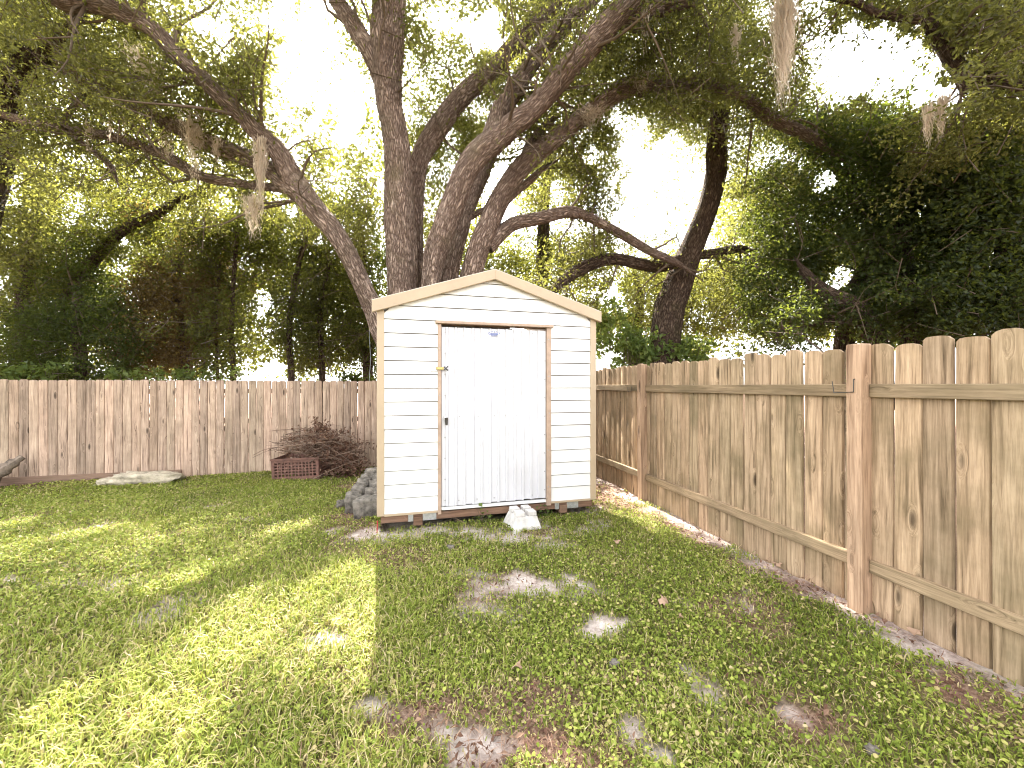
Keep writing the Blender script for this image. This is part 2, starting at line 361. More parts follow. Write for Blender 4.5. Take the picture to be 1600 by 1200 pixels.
rl = ramp(nt, [(0.3, (0.07, 0.04, 0.03)), (0.5, (0.17, 0.10, 0.075)), (0.72, (0.33, 0.23, 0.18))]); nt.links.new(n1.outputs[0], rl.inputs[0])
c = mix(nt, r0.outputs[0], rl.outputs[0], a2.outputs['Fac'])
c = mix(nt, c, csand, a1.outputs['Fac'])
nt.links.new(c, b.inputs['Base Color']); b.inputs['Roughness'].default_value = 1.0; b.inputs['Specular IOR Level'].default_value = 0.1
bp = N(nt, 'ShaderNodeBump', Strength=0.8, Distance=0.02); nt.links.new(n1.outputs[0], bp.inputs['Height']); nt.links.new(bp.outputs[0], b.inputs['Normal'])
ground = link('ground', mesh_np('ground', np.stack([gv, gu, zz], -1).reshape(-1, 3), *quads(Q), attrs={'sand': s_.ravel(), 'litter': l_.ravel()}), gm)
tag(ground, 'sandy yard ground under the patchy lawn', kind='structure')

# ---------------------------------------------------------------- shed
SL, SR, SF, SB = -0.364, 2.076, 4.169, 6.15     # left, right, front, back
ZB, ZE = 0.165, 2.285                            # wall bottom, eave
MID, ZP = (SL+SR)/2, 2.675                       # ridge, underside at the gable
shed = thing('garden_shed', (MID, SF+1, 0.05), 'white lap-sided garden shed with beige trim and ribbed door', 'shed')
roofz = lambda v: ZE + (ZP-ZE)*(1-abs(v-MID)/(MID-SL))
def lim(z):                                     # half-width of the gable at height z
    return (MID-SL) if z <= ZE else max(0.0, (MID-SL)*(1-(z-ZE)/(ZP-ZE)))
DL, DR, DB, DT = 0.285, 1.456, 0.215, 2.135      # door leaf
JL, JR, HT = 0.245, 1.518, 2.185                 # outer edges of the door trim
def course(v0b, v1b, v0t, v1t, z0, z1):
    mb = MB(); yb, yt, bk = SF-0.016+R.uniform(-.001, .001), SF-0.006, SF+0.012
    mb.hexa([(v0b, yb, z0), (v1b, yb, z0), (v1b, bk, z0), (v0b, bk, z0), (v0t, yt, z1), (v1t, yt, z1), (v1t, bk, z1), (v0t, bk, z1)])
    return mb.build('siding_board', M['white'], shed)
z0 = ZB+0.012; zs = [z0]; z = 0.335
while z < ZP: zs.append(z); z += 0.1432
zs.append(ZP-0.004)
for z0, z1 in zip(zs[:-1], zs[1:]):
    z1 = z1 - 0.0085
    l0, l1 = min(lim(z0), MID-SL-0.012), min(lim(z1), MID-SL-0.012)
    if z0 > HT-0.02 or z1 > HT+0.05:
        zb = max(z0, HT) if z0 < HT else z0
        course(MID-l0, MID+l0, MID-l1, MID+l1, zb, z1)
    else:
        course(SL+0.012, JL+0.004, SL+0.012, JL+0.004, z0, z1)
        course(JR-0.004, SR-0.012, JR-0.004, SR-0.012, z0, z1)
# walls behind, corner trims, bottom ledge
for a, b_ in ((SL, SL+0.05), (SR-0.05, SR)):
    MB().box(a, b_, SF+0.03, SB-0.05, ZB, ZE-0.02).build('side_wall', M['white'], shed)
MB().prism([(SL, ZB), (SR, ZB), (SR, ZE-0.02), (MID, ZP-0.02), (SL, ZE-0.02)], SB-0.05, SB).build('back_wall', M['white'], shed)
MB().prism([(SL+.055, ZB), (JL+.02, ZB), (JL+.02, HT-.03), (JR-.02, HT-.03), (JR-.02, ZB), (SR-.055, ZB), (SR-.055, ZE-.02), (MID, ZP-.03), (SL+.055, ZE-.02)], SF+0.022, SF+0.04).build('front_wall', M['joist'], shed)  # dark wood backing, its colour deepens the shade in the lap joints
for a, b_ in ((SL-0.006, SL+0.066), (SR-0.066, SR+0.006)):
    MB().box(a, b_, SF-0.024, SF+0.06, ZB-0.005, ZE+0.03).build('corner_trim', M['beige'], shed, 0.003)
MB().box(SL+0.066, JL, SF-0.02, SF+0.03, ZB-0.012, ZB+0.010).build('bottom_trim', M['beige'], shed, 0.002)
MB().box(JR, SR-0.066, SF-0.02, SF+0.03, ZB-0.012, ZB+0.010).build('bottom_trim', M['beige'], shed, 0.002)
# roof and fascia
OV = 0.05
for sg in (-1, 1):
    e = (MID-SL)+OV; slope = (ZP-ZE)/(MID-SL)
    x0, x1 = MID, MID+sg*e
    zt0, zt1 = ZP+0.098, ZP+0.098-slope*e
    pts = [(x0, zt0-0.108), (x1, zt1-0.122), (x1, zt1), (x0, zt0)]
    if sg < 0: pts = [(x0+(-0.0), zt0-0.108), (x0, zt0), (x1, zt1), (x1, zt1-0.122)]
    MB().prism(pts[::-1] if sg > 0 else pts, SF-0.075, SF-0.026).build('fascia', M['beige'], shed, 0.003)
    mb = MB(); yy0, yy1 = SF-0.07, SB+0.05
    mb.hexa([(x0, yy0, zt0-0.02), (x1, yy0, zt1-0.02), (x1, yy1, zt1-0.02), (x0, yy1, zt0-0.02), (x0, yy0, zt0+0.004), (x1, yy0, zt1+0.004), (x1, yy1, zt1+0.004), (x0, yy1, zt0+0.004)])
    rp = mb.build('roof_panel', M['roof'], shed)
    for k in range(6):
        yk = SF+0.1+k*0.36
        MB().hexa([(x0, yk, zt0+0.005), (x1, yk, zt1+0.005), (x1, yk+.04, zt1+0.005), (x0, yk+.04, zt0+0.005), (x0, yk, zt0+0.02), (x1, yk, zt1+0.02), (x1, yk+.04, zt1+0.02), (x0, yk+.04, zt0+0.02)]).build('roof_rib', M['roof'], rp)
# door surround
MB().box(JL-0.025, JR+0.02, SF-0.055, SF+0.03, HT-0.022, HT+0.008).build('door_header', M['tan_frame'], shed, 0.003)
MB().box(JL, DL-0.004, SF-0.03, SF+0.03, ZB-0.03, HT-0.023).build('door_jamb', M['tan_frame'], shed, 0.003)
MB().box(DR+0.008, JR, SF-0.03, SF+0.03, ZB-0.03, HT-0.023).build('door_jamb', M['tan_frame'], shed, 0.003)
MB().box(DL-0.003, DR+0.007, SF-0.012, SF+0.03, ZB+0.005, DB-0.012).build('door_sill', M['white'], shed, 0.003)
# ribbed door leaf
door = None
prof = [(DL, SF-0.010)]; pitch = (DR-DL)/12.5; x = DL+pitch*0.6
while x < DR-0.05:
    prof += [(x-0.015, SF-0.007), (x-0.009, SF-0.026), (x+0.009, SF-0.026), (x+0.015, SF-0.007), (x+0.020, SF-0.010)]; x += pitch
prof += [(DR, SF-0.010)]
mb = MB(); k = len(prof)
wz = lambda i, b0: b0 + 0.004*math.sin(i*0.9)
mb.v = [(a, y, wz(i, DB-0.004+0.012*(a-DL))) for i, (a, y) in enumerate(prof)] + [(a, y, DT-0.006) for a, y in prof] \
     + [(a, SF+0.02, DB) for a, y in prof] + [(a, SF+0.02, DT-0.006) for a, y in prof]
for i in range(k-1):
    mb.f += [(i, i+1, k+i+1, k+i), (2*k+i+1, 2*k+i, 3*k+i, 3*k+i+1), (k+i, k+i+1, 3*k+i+1, 3*k+i), (i+1, i, 2*k+i, 2*k+i+1)]
mb.f += [(0, k, 3*k, 2*k), (k-1, 3*k-1, 4*k-1, 2*k-1)]
door = mb.build('door', M['door_white'], shed)
tag(door, 'white vertically ribbed steel shed door')
scr = MB().cyl((0, -0.004, 0), (0, 0.006, 0), 0.0062, 0.0062, 7).mesh('screw', M['screw'])
def screw(v, z, y=SF-0.012):
    o = link('screw', scr, None, door); o.location = (v, y, z)
for i in range(9): screw(DL+0.035, DB+0.06+i*0.225)
for z_ in (DT-0.045, 1.17, DB+0.05):
    for f_ in (.16, .33, .49, .60, .70, .86): screw(DL+f_*(DR-DL)+R.uniform(-.006, .006), z_)
for i in range(9): screw(DR-0.012, DB+0.1+i*0.21)
for i in range(5): screw(JR-0.03+R.uniform(-.01, .01), 0.35+i*0.42, SF-0.031)
for i in range(4): screw(JL+0.018, 0.4+i*0.5, SF-0.031)
for v_, z_ in ((.2, 2.338), (.86, 2.35), (1.5, 2.338), (.86, 2.49)): screw(v_, z_, SF-0.016)
# hasp and padlock, knob, sticker
yh = SF-0.036
MB().box(JL-0.075, JL-0.012, SF-0.024, SF-0.012, 1.655, 1.715).build('hasp', M['galv'], door, 0.002)
MB().box(JL-0.02, DL+0.02, yh-0.010, yh-0.002, 1.672, 1.700).build('hasp', M['brass'], door, 0.002)
MB().cyl((DL+0.02, yh-0.006, 1.705), (DL+0.065, yh-0.006, 1.664), .006, .006).cyl((DL+0.018, yh-0.006, 1.664), (DL+0.065, yh-0.006, 1.71), .006, .006).build('bolt_lever', M['dark_metal'], door)
MB().cyl((DL+0.045, SF-0.011, 1.155), (DL+0.045, SF-0.03, 1.155), .03, .026, 12).cyl((DL+0.045, SF-0.03, 1.155), (DL+0.045, SF-0.06, 1.155), .012, .012, 10).build('handle_plate', M['galv'], door)
MB().hexa([(DL+.035, SF-.066, 1.085), (DL+.06, SF-.066, 1.085), (DL+.06, SF-.05, 1.085), (DL+.035, SF-.05, 1.085), (DL+.028, SF-.07, 1.165), (DL+.062, SF-.07, 1.165), (DL+.062, SF-.048, 1.165), (DL+.028, SF-.048, 1.165)]).build('handle', M['dark_metal'], door, 0.004)
st = MB()
sv, sz, sy = DL+0.57, 2.065, SF-0.0255
for i, (w_, dz) in enumerate(((.05, .012), (.06, -.0), (.035, -.014))):
    st.box(sv-w_, sv+w_*0.8, sy-0.0006, sy, sz+dz-0.0035, sz+dz+0.0035)
for i in range(9):
    t = math.pi*(i/8); st.box(sv+.062*math.cos(t)-.006, sv+.062*math.cos(t)+.006, sy-.0008, sy, sz+.012+.022*math.sin(t)-.003, sz+.012+.022*math.sin(t)+.003)
st.build('sticker', M['blue_ink'], door)
# floor frame, skids and brackets
MB().box(SL+0.03, SR-0.03, SF+0.012, SF+0.05, 0.075, ZB-0.014).build('floor_joist', M['joist'], shed, 0.004)
MB().box(SL+0.03, SR-0.03, SF+0.06, SB-0.05, 0.13, ZB-0.014).build('floor', M['joist'], shed)
for v_ in (0.04, 1.675):
    MB().box(v_-0.047, v_+0.047, SF-0.012, SB-0.2, 0.03, 0.125).build('skid', M['joist'], shed, 0.005)
    for a, b_ in ((v_-0.10, v_-0.049), (v_+0.049, v_+0.19)):
        MB().box(a, b_, SF+0.004, SF+0.010, 0.075, ZB-0.016).build('bracket', M['galv'], shed)
for v_ in (0.2, 1.7):
    MB().box(v_-.2, v_+.2, SF+0.5, SF+0.9, -0.09, 0.03).build('support_block', M['block'], shed, 0.01)

# ---------------------------------------------------------------- fences
def board_mesh(name, w, h, t, mat, ear=0.03, lie='X', bow=0.009):
    """dog-eared picket with a slightly rounded face; lie says along which axis its width runs"""
    xs = [-w/2, -w/2+.007, -w*.34, -w*.15, w*.15, w*.34, w/2-.007, w/2]
    top = lambda x: h if abs(x) <= w/2-ear else h - ear*(abs(x)-(w/2-ear))/ear
    fy = lambda x: -t/2 - bow*(1-(2*x/w)**2) + (.010 if abs(x) > w/2-.001 else 0)
    mb = MB(); n = len(xs)
    for x in xs: mb.v += [(x, fy(x), 0), (x, fy(x), top(x)), (x, t/2, 0), (x, t/2, top(x))]
    for i in range(n-1):
        a, b_ = 4*i, 4*i+4
        mb.f += [(a, b_, b_+1, a+1), (b_+2, a+2, a+3, b_+3), (a+1, b_+1, b_+3, a+3), (b_, a, a+2, b_+2)]
    mb.f += [(0, 1, 3, 2), (4*n-4, 4*n-2, 4*n-1, 4*n-3)]
    if lie == 'Y': mb.v = [(y, -x, z) for x, y, z in mb.v]
    return mb.mesh(name, mat)
FB = 8.79                                        # back fence, across the picture
back_fence = thing('wooden_fence', (-3, FB, -0.24), 'pinkish weathered board fence with flat tops running behind the shed', 'fence')
bw = [board_mesh('board', w, 1.86, 0.018, M['fence_pink'], e, 'X') for w, e in ((.1345, .022), (.136, .028), (.132, .018), (.135, .025))]
v = -10.6; i = 0
while v < 2.80:
    o = link('board', bw[R.randrange(4)], None, back_fence)
    o.location = (v, FB + R.uniform(-.006, .006), -0.25 + R.uniform(-.008, .008)); o.rotation_euler = (R.uniform(-.004, .004), R.uniform(-.005, .005), R.uniform(-.02, .02))
    v += 0.1372 + R.uniform(-.0015, .0025)
for z_ in (0.15, 0.75, 1.35):
    MB().box(-10.6, 2.8, FB+0.014, FB+0.052, z_, z_+0.09).build('rail', M['rail_x'], back_fence, 0.003)
for k in range(6): MB().box(-10.0+k*2.44, -9.91+k*2.44, FB+0.053, FB+0.142, -0.4, 1.55).build('post', M['post'], back_fence, 0.004)
MB().box(-10.6, -4.35, FB-0.055, FB-0.017, -0.27, -0.115).build('kick_board', M['rail_x'], back_fence, 0.004)

XB = 2.905                                       # right fence boards; rails and posts stand on the yard side
side_fence = thing('wooden_fence', (XB, 4, 0), 'tan dog-eared board fence with rails and posts along the right edge', 'fence')
bs = [board_mesh('board', w, 1.80, 0.019, M['fence_tan'], e, 'Y') for w, e in ((.1365, .026), (.138, .030), (.135, .022), (.137, .032))]
u = -1.6
while u < FB-0.05:
    o = link('board', bs[R.randrange(4)], None, side_fence)
    o.location = (XB + R.uniform(-.004, .004), u, -0.025 + R.uniform(-.02, .02)); o.rotation_euler = (R.uniform(-.004, .004), R.uniform(-.003, .003), R.uniform(-.025, .025))
    u += 0.1412 + R.uniform(-.0015, .0025)
posts = [-0.6, 1.887, 4.37, 6.85]
post_me = MB().box(-.046, .046, -.046, .046, -0.3, 1.775).mesh('post', M['post'], 0.005)
for u_ in posts:
    o = link('post', post_me, None, side_fence); o.location = (2.846, u_, 0.0); o.rotation_euler = (R.uniform(-.004, .004), R.uniform(-.006, .006), R.choice((0, math.pi/2, math.pi))*1.0)
edges = [-1.6] + posts + [FB-0.03]
for j in range(len(edges)-1):
    a = edges[j] + (0.047 if j else 0); b_ = edges[j+1] - (0.047 if j < len(edges)-2 else 0)
    L = b_-a
    for z_, h_ in ((1.432, .085), (0.295, .085)):
        me = MB().box(-.019, .019, -L/2, L/2, 0, h_).mesh('rail', M['rail_y'], 0.004)
        o = link('rail', me, None, side_fence); o.location = (2.874, (a+b_)/2, z_ + R.uniform(-.006, .006)); o.rotation_euler = (R.uniform(-.003, .003), 0, 0)
# wire hooks on the fence
def hook(p, s, label):
    mb = MB(); x, y, z = p
    pts = [(x, y, z+.10*s), (x-.012, y+.0, z+.10*s), (x-.014, y, z), (x-.014, y+.075*s, z-.012), (x-.03, y+.085*s, z-.012)]
    pts = [(x, y-.0, z+.07*s), (x-.014, y, z+.07*s), (x-.016, y, z), (x-.016, y+.10*s, z-.006), (x-.016, y+.11*s, z+.06*s)]
    for q, w_ in zip(pts[:-1], pts[1:]): mb.cyl(q, w_, .003, .003, 6)
    o = mb.build('wire_hook', M['dark_metal']); tag(o, label, 'hook')
hook((2.797, 1.88, 1.46), 1.2, 'bent dark wire hook on the nearest fence post')
hook((2.853, 4.62, 1.432), .8, 'small dark wire latch on the rail beside the shed corner')

# ---------------------------------------------------------------- stones, blocks, crate, log
def lump(name, dims, mat, seed, sub=3, amp=0.12, square=0.6, parent=None):
    """broken stone: a rounded box pushed about by noise"""
    bm = bmesh.new(); bmesh.ops.create_cube(bm, size=1.0)
    bmesh.ops.subdivide_edges(bm, edges=bm.edges[:], cuts=7, use_grid_fill=True)
    off = Vector((seed*7.3, seed*3.1, seed*5.7))
    for v_ in bm.verts:
        p = v_.co.copy(); sph = p.normalized()*0.56
        p = p*square + sph*(1-square)
        p += p.normalized()*(amp*mnoise.fractal(p*3.2+off, 0.7, 2.1, 4) + 0.5*amp*mnoise.noise(p*9+off))
        v_.co = Vector((p.x*dims[0], p.y*dims[1], p.z*dims[2]))
    me = bpy.data.meshes.new(name); bm.to_mesh(me); bm.free()
    me.polygons.foreach_set('use_smooth', np.full(len(me.polygons), True))
    return link(name, me, mat, parent)
p = on_ground(222, 756)
o = lump('stone_slab', (0.86, .32, .20), M['limestone'], 3, amp=.22, square=.75); o.location = (p.x+.06, p.y+.08, p.z+.08); o.rotation_euler = (0, .05, -.02)
tag(o, 'long pale limestone slab lying against the back fence', 'stone')
p = on_ground(176, 757)
o = lump('stone_slab', (0.40, .26, .13), M['limestone'], 8, amp=.2, square=.7); o.location = (p.x-.02, p.y+.05, p.z+.045); o.rotation_euler = (0, -.1, .1)
tag(o, 'small flat pale stone at the end of the limestone slab', 'stone')
# pier block before the door
p = Vector((1.125, 3.98, 0.0)); g = float(gz(p.x, p.y))-0.03
pb = MB(); h_ = 0.215; a, t_ = .172, .118
pb.hexa([(-a,-a,0),(a,-a,0),(a,a,0),(-a,a,0),(-t_,-t_,h_-.05),(t_,-t_,h_-.05),(t_,t_,h_-.05),(-t_,t_,h_-.05)])
for sx0, sx1 in ((-t_, -.022), (.022, t_)):
    for sy0, sy1 in ((-t_, -.022), (.022, t_)):
        pb.hexa([(sx0,sy0,h_-.049),(sx1,sy0,h_-.049),(sx1,sy1,h_-.049),(sx0,sy1,h_-.049),(sx0*.95,sy0*.95,h_),(sx1*.95,sy1*0+sy0*.95,h_),(sx1*.95,sy1*.95,h_),(sx0*.95,sy1*.95,h_)])
o = pb.build('pier_block', M['concrete_pale'], None, 0.006); o.location = (p.x, p.y, g); o.rotation_euler = (0.02, 0.03, 0.12)
tag(o, 'pale tapered concrete pier block with notched top before the shed door', 'concrete block')
# row of old blocks along the shed's left side
def block(name, v_, u_, w, d, h, seed, label, z=0.0, rz=0.0):
    o = lump(name, (w, d, h), M['block'], seed, amp=.10, square=.72)
    o.location = (v_, u_, float(gz(v_, u_)) + z + h*.40); o.rotation_euler = (R.uniform(-.08, .08), R.uniform(-.1, .1), rz + R.uniform(-.15, .15))
    tag(o, label, 'concrete block', 'old blocks beside the shed')
block('concrete_block', -0.52, 4.78, .30, .24, .24, 1, 'frontmost and largest lichen-spotted block beside the shed corner')
nm = ['second', 'third', 'fourth', 'fifth', 'sixth']
for k in range(5):
    uu = 5.06 + k*.25
    block('concrete_block', -0.72+.03*k, uu, .19, .21, .24+.02*k, 11+k, 'lichen-grey block in the %s row back of the pile, on the lawn side' % nm[k], 0.02*k)
    block('concrete_block', -0.50+.03*k, uu+.04, .20, .21, .28+.03*k, 21+k, 'lichen-grey block in the %s row back of the pile, against the shed' % nm[k], 0.02*k)
p = on_ground(534, 793)
o = lump('loose_stone', (.13, .09, .10), M['block'], 41, amp=.2, square=.3); o.location = (p.x, p.y, p.z+.04); o.rotation_euler = (0, .5, .6)
tag(o, 'small loose grey stone in the leaf litter left of the block pile', 'stone')
# crate with square holes
p = on_ground(466, 748)
crate = thing('plastic_crate', (p.x, p.y, p.z), 'rust-brown crate with square holes standing by the brush pile', 'crate')
cw, ch, cd = .41, .40, .30
def panel(name, nx, nz, w, h, mx, mz):
    mb = MB(); xs = np.linspace(-w/2+mx, w/2-mx, nx*2+1); zs_ = np.linspace(mz, h-mz, nz*2+1)
    mb.box(-w/2, w/2, -.009, .009, 0, mz); mb.box(-w/2, w/2, -.009, .009, h-mz, h)
    mb.box(-w/2, -w/2+mx, -.0085, .0085, mz, h-mz); mb.box(w/2-mx, w/2, -.0085, .0085, mz, h-mz)
    for i in range(1, nz*2, 2):
        pass
    for i in range(2, nz*2-1, 2): mb.box(-w/2+mx, w/2-mx, -.007, .007, zs_[i]-.011, zs_[i]+.011)
    for i in range(2, nx*2-1, 2): mb.box(xs[i]-.011, xs[i]+.011, -.0075, .0075, mz, h-mz)
    return mb.mesh(name, M['crate'])
fp = panel('crate_panel', 12, 5, cw*2, ch, .045, .07); sp = panel('crate_panel', 8, 5, cd*2, ch, .045, .07)
for (dx, dy, rz, me) in ((0, -cd, 0, fp), (0, cd, 0, fp), (-cw, 0, math.pi/2, sp), (cw, 0, math.pi/2, sp)):
    o = bpy.data.objects.new('crate_panel', me); C.objects.link(o); o.parent = crate; o.location = (dx, dy+.2, 0); o.rotation_euler = (0, 0, rz)
o = MB().box(-cw, cw, -cd+.2, cd+.2, .0, .02).build('crate_floor', M['crate']); o.parent = crate
o = MB().box(-cw-.02, cw+.02, -cd+.175, -cd+.19, ch-.03, ch+.005).build('crate_rim', M['crate']); o.parent = crate
crate.rotation_euler = (0, -.03, math.radians(-9))
# rotten log at the left edge
def curve_pts(pts, n):
    P = np.array(pts, float); m = len(P)
    if m == 2: return np.linspace(P[0], P[1], n)
    E = np.vstack([2*P[0]-P[1], P, 2*P[-1]-P[-2]]); out = []
    for t in np.linspace(0, m-1-1e-6, n):
        i = int(t); f = t-i; a, b, c, d = E[i:i+4]
        out.append(0.5*((2*b)+(-a+c)*f+(2*a-5*b+4*c-d)*f*f+(-a+3*b-3*c+d)*f**3))
    return np.array(out)
def tube_np(P, rad, sides, lumpy=0.0, seed=0, flare=None):
    n = len(P); T = np.gradient(P, axis=0); T /= np.linalg.norm(T, axis=1)[:, None]+1e-9
    ref = np.array([0., 0, 1]) if abs(T[0, 2]) < 0.9 else np.array([1., 0, 0])
    x = np.cross(T[0], ref); x /= np.linalg.norm(x); Xs = [x]
    for i in range(1, n):
        x = x - T[i]*np.dot(x, T[i]); x /= np.linalg.norm(x)+1e-9; Xs.append(x)
    Xs = np.array(Xs); Ys = np.cross(T, Xs)
    ang = np.linspace(0, 2*np.pi, sides+1)
    L = np.concatenate([[0], np.cumsum(np.linalg.norm(np.diff(P, axis=0), axis=1))])
    r = np.asarray(rad)[:, None]*np.ones((1, sides+1))
    if lumpy:
        ph = np.random.default_rng(seed).uniform(0, 6.28, 6)
        for k, (a, f) in enumerate(((2, 1.7), (3, 2.9), (5, 1.1), (7, 3.1))):
            r *= 1 + lumpy/(1+.5*k)*np.sin(a*ang[None, :] + f*L[:, None] + ph[k])
    V = P[:, None, :] + r[..., None]*(np.cos(ang)[None, :, None]*Xs[:, None, :] + np.sin(ang)[None, :, None]*Ys[:, None, :])
    uv = np.stack([np.broadcast_to(ang[None, :]/(2*np.pi)*np.mean(rad)*6.283, (n, sides+1)), np.broadcast_to(L[:, None], (n, sides+1))], -1)
    I = np.arange(n*(sides+1)).reshape(n, sides+1)
    Q = np.stack([I[:-1, :-1], I[:-1, 1:], I[1:, 1:], I[1:, :-1]], -1).reshape(-1, 4)
    return V.reshape(-1, 3), Q, uv.reshape(-1, 2)
def tubes(name, items, mat, parent=None, lumpy=0.0, seed=0):
    """items: list of (points, radii, sides) -> one mesh object"""
    Vs, Qs, Us, n = [], [], [], 0
    for k, (P, r, s) in enumerate(items):
        V, Q, uvv = tube_np(np.asarray(P, float), r, s, lumpy, seed+k); Vs.append(V); Qs.append(Q+n); Us.append(uvv); n += len(V)
    me = mesh_np(name, np.vstack(Vs), *quads(np.vstack(Qs)), uv=np.vstack(Us))
    return link(name, me, mat, parent)
pa, pb_, pc = W(-45, 760, 6.35), W(5, 733, 6.5), W(36, 714, 6.66)
P = curve_pts([pa, pb_, pc], 14); rr = np.linspace(.16, .045, 14)*(1+.2*np.sin(np.arange(14)*2.1))
o = tubes('rotten_log', [(P, rr, 12)], M['log'], None, .2, 4)
tag(o, 'rotten split log leaning on the back fence at the left edge', 'log')
# brush pile
bp_c = on_ground(515, 735)
brush = thing('brush_pile', (bp_c.x, bp_c.y, bp_c.z), 'heap of dead twigs and brown leaves over the crate', 'brush pile')
it = []; dl = []
for k in range(190):
    px, py = R.gauss(503, 26), 0
    f = (px-395)/175
    base = W(px, 745, 7.0+R.uniform(0, .9)); top = .34 + .38*math.exp(-((px-500)/60)**2)
    if px < 455: top = .5
    z_ = R.uniform(.12 if px > 500 else .40, top+.12)
    a = R.gauss(0.05, .5) if R.random() < .7 else R.uniform(0, 6.28); L = R.uniform(.25, .95)
    d = Vector((math.cos(a), math.sin(a)*.5, R.gauss(0.0, .25)))*L
    c0 = Vector((base.x, base.y, z_-.2)); mid = c0 + Vector((R.gauss(0, .04), R.gauss(0, .04), R.gauss(.04, .05)))
    P = curve_pts([c0-d*.5, mid, c0+d*.5], 6); P[:, 2] = np.maximum(P[:, 2], -.2)
    r0 = R.choice((.003, .004, .006, .009)); it.append((P, np.linspace(r0, r0*.4, 6), 4))
    if R.random() < .55:
        for q in P[2:]: dl.append(q)
P = curve_pts([W(396, 711, 6.85), W(415, 702, 6.9), W(450, 697, 7.0), W(520, 690, 7.2)], 10); it.append((P, np.linspace(.006, .014, 10), 6))
P = curve_pts([W(395, 715, 6.9), W(425, 703, 6.9), W(470, 706, 7.1)], 8); it.append((P, np.linspace(.004, .01, 8), 5))
P = curve_pts([W(512, 720, 7.3), W(506, 690, 7.3), W(503, 672, 7.3), W(492, 657, 7.3)], 8); it.append((P, np.linspace(.008, .003, 8), 5))
dl += [P[5]]*10 + [P[6]]*12 + [P[7]]*6 + [np.array(W(511, 668, 7.3))]*10
tubes('twigs', it, M['twig_dead'], brush)['kind'] = 'stuff'

# ---------------------------------------------------------------- leaves
def unit(a): return a/(np.linalg.norm(a, axis=1)[:, None]+1e-9)
def leaves_mesh(name, P, L, wr, mat, parent=None, g=rng, up=0.7, droop=0.35, tint=None, shift=None):
    n = len(P)
    L = L*g.uniform(.65, 1.25, n)[:, None]
    d = unit(g.normal(0, 1, (n, 3)) + np.array([0, 0, -droop]))
    nn = g.normal(0, 1, (n, 3)) + np.array([0, 0, up]); nn = unit(nn - d*np.sum(nn*d, 1)[:, None])
    s = np.cross(d, nn)
    Wd = L*wr*g.uniform(.8, 1.2, n)[:, None]
    a = P; t = P + d*L - nn*L*.12; m = P + d*L*.45 + nn*L*.05
    l = m + s*Wd + nn*Wd*.35; r = m - s*Wd + nn*Wd*.35
    V = np.stack([a, r, t, l], 1).reshape(-1, 3)
    Q = np.arange(4*n).reshape(-1, 4)
    if tint is None: tint = g.beta(2.2, 2.6, n)
    me = mesh_np(name, V, *quads(Q), smooth=False, attrs={'tint': np.repeat(tint, 4)})
    return link(name, me, mat, parent)
dl = np.array(dl); dl = np.repeat(dl, 3, 0) + rng.normal(0, .035, (len(dl)*3, 3))
ex = []
for k in range(1500):
    px = R.gauss(525, 22); b0 = W(px, 745, 7.1+R.uniform(0, .9)); hh = .5*math.exp(-((px-515)/45)**2)
    ex.append((b0.x, b0.y, -.22+R.uniform(0.0, 1)*(hh+.15)))
dl = np.vstack([dl, np.array(ex)]); dl[:, 2] = np.maximum(dl[:, 2], -.21)
leaves_mesh('dead_leaves', dl, .07, .27, M['dead_leaf'], brush, tint=rng.beta(1.6, 2.6, len(dl)))['kind'] = 'stuff'

# openings in the crowns where the sky shows (seen direction, half sizes, how open)
GAPS = [(478, 95, 54, 98, .94), (545, 165, 30, 70, .9), (440, 25, 34, 42, .85), (515, 30, 40, 60, .6), (755, 50, 42, 38, .95), (690, 28, 30, 26, .6), (830, 120, 18, 24, .5),
        (1010, 285, 46, 72, 1.), (985, 205, 30, 40, .8), (1052, 240, 30, 40, .7), (962, 470, 20, 26, .9), (1375, 90, 95, 62, .95), (1465, 148, 50, 24, .95), (1285, 85, 32, 60, .6),
        (1285, 283, 24, 18, .85), (1318, 437, 34, 18, .85), (708, 335, 12, 24, .9), (783, 278, 22, 24, .9), (792, 330, 14, 26, .9), (600, 330, 12, 60, .5), (325, 42, 26, 16, .8), (352, 70, 15, 32, .7),
        (20, 300, 18, 38, .7), (108, 322, 24, 30, .7), (425, 577, 28, 14, 1.), (410, 470, 13, 26, .8), (190, 372, 10, 12, .9), (1558, 405, 26, 30, .45), (1205, 245, 40, 26, .5), (1170, 115, 26, 30, .35),
        (925, 245, 20, 14, .7), (868, 292, 14, 18, .6), (30, 180, 14, 20, .6), (265, 55, 18, 12, .7), (455, 330, 10, 8, .8), (1000, 345, 50, 24, .9), (1190, 20, 16, 24, .4), (500, 375, 10, 10, .8), (1240, 250, 25, 16, .6), (1440, 330, 10, 10, .6), (5, 440, 14, 20, .5)]
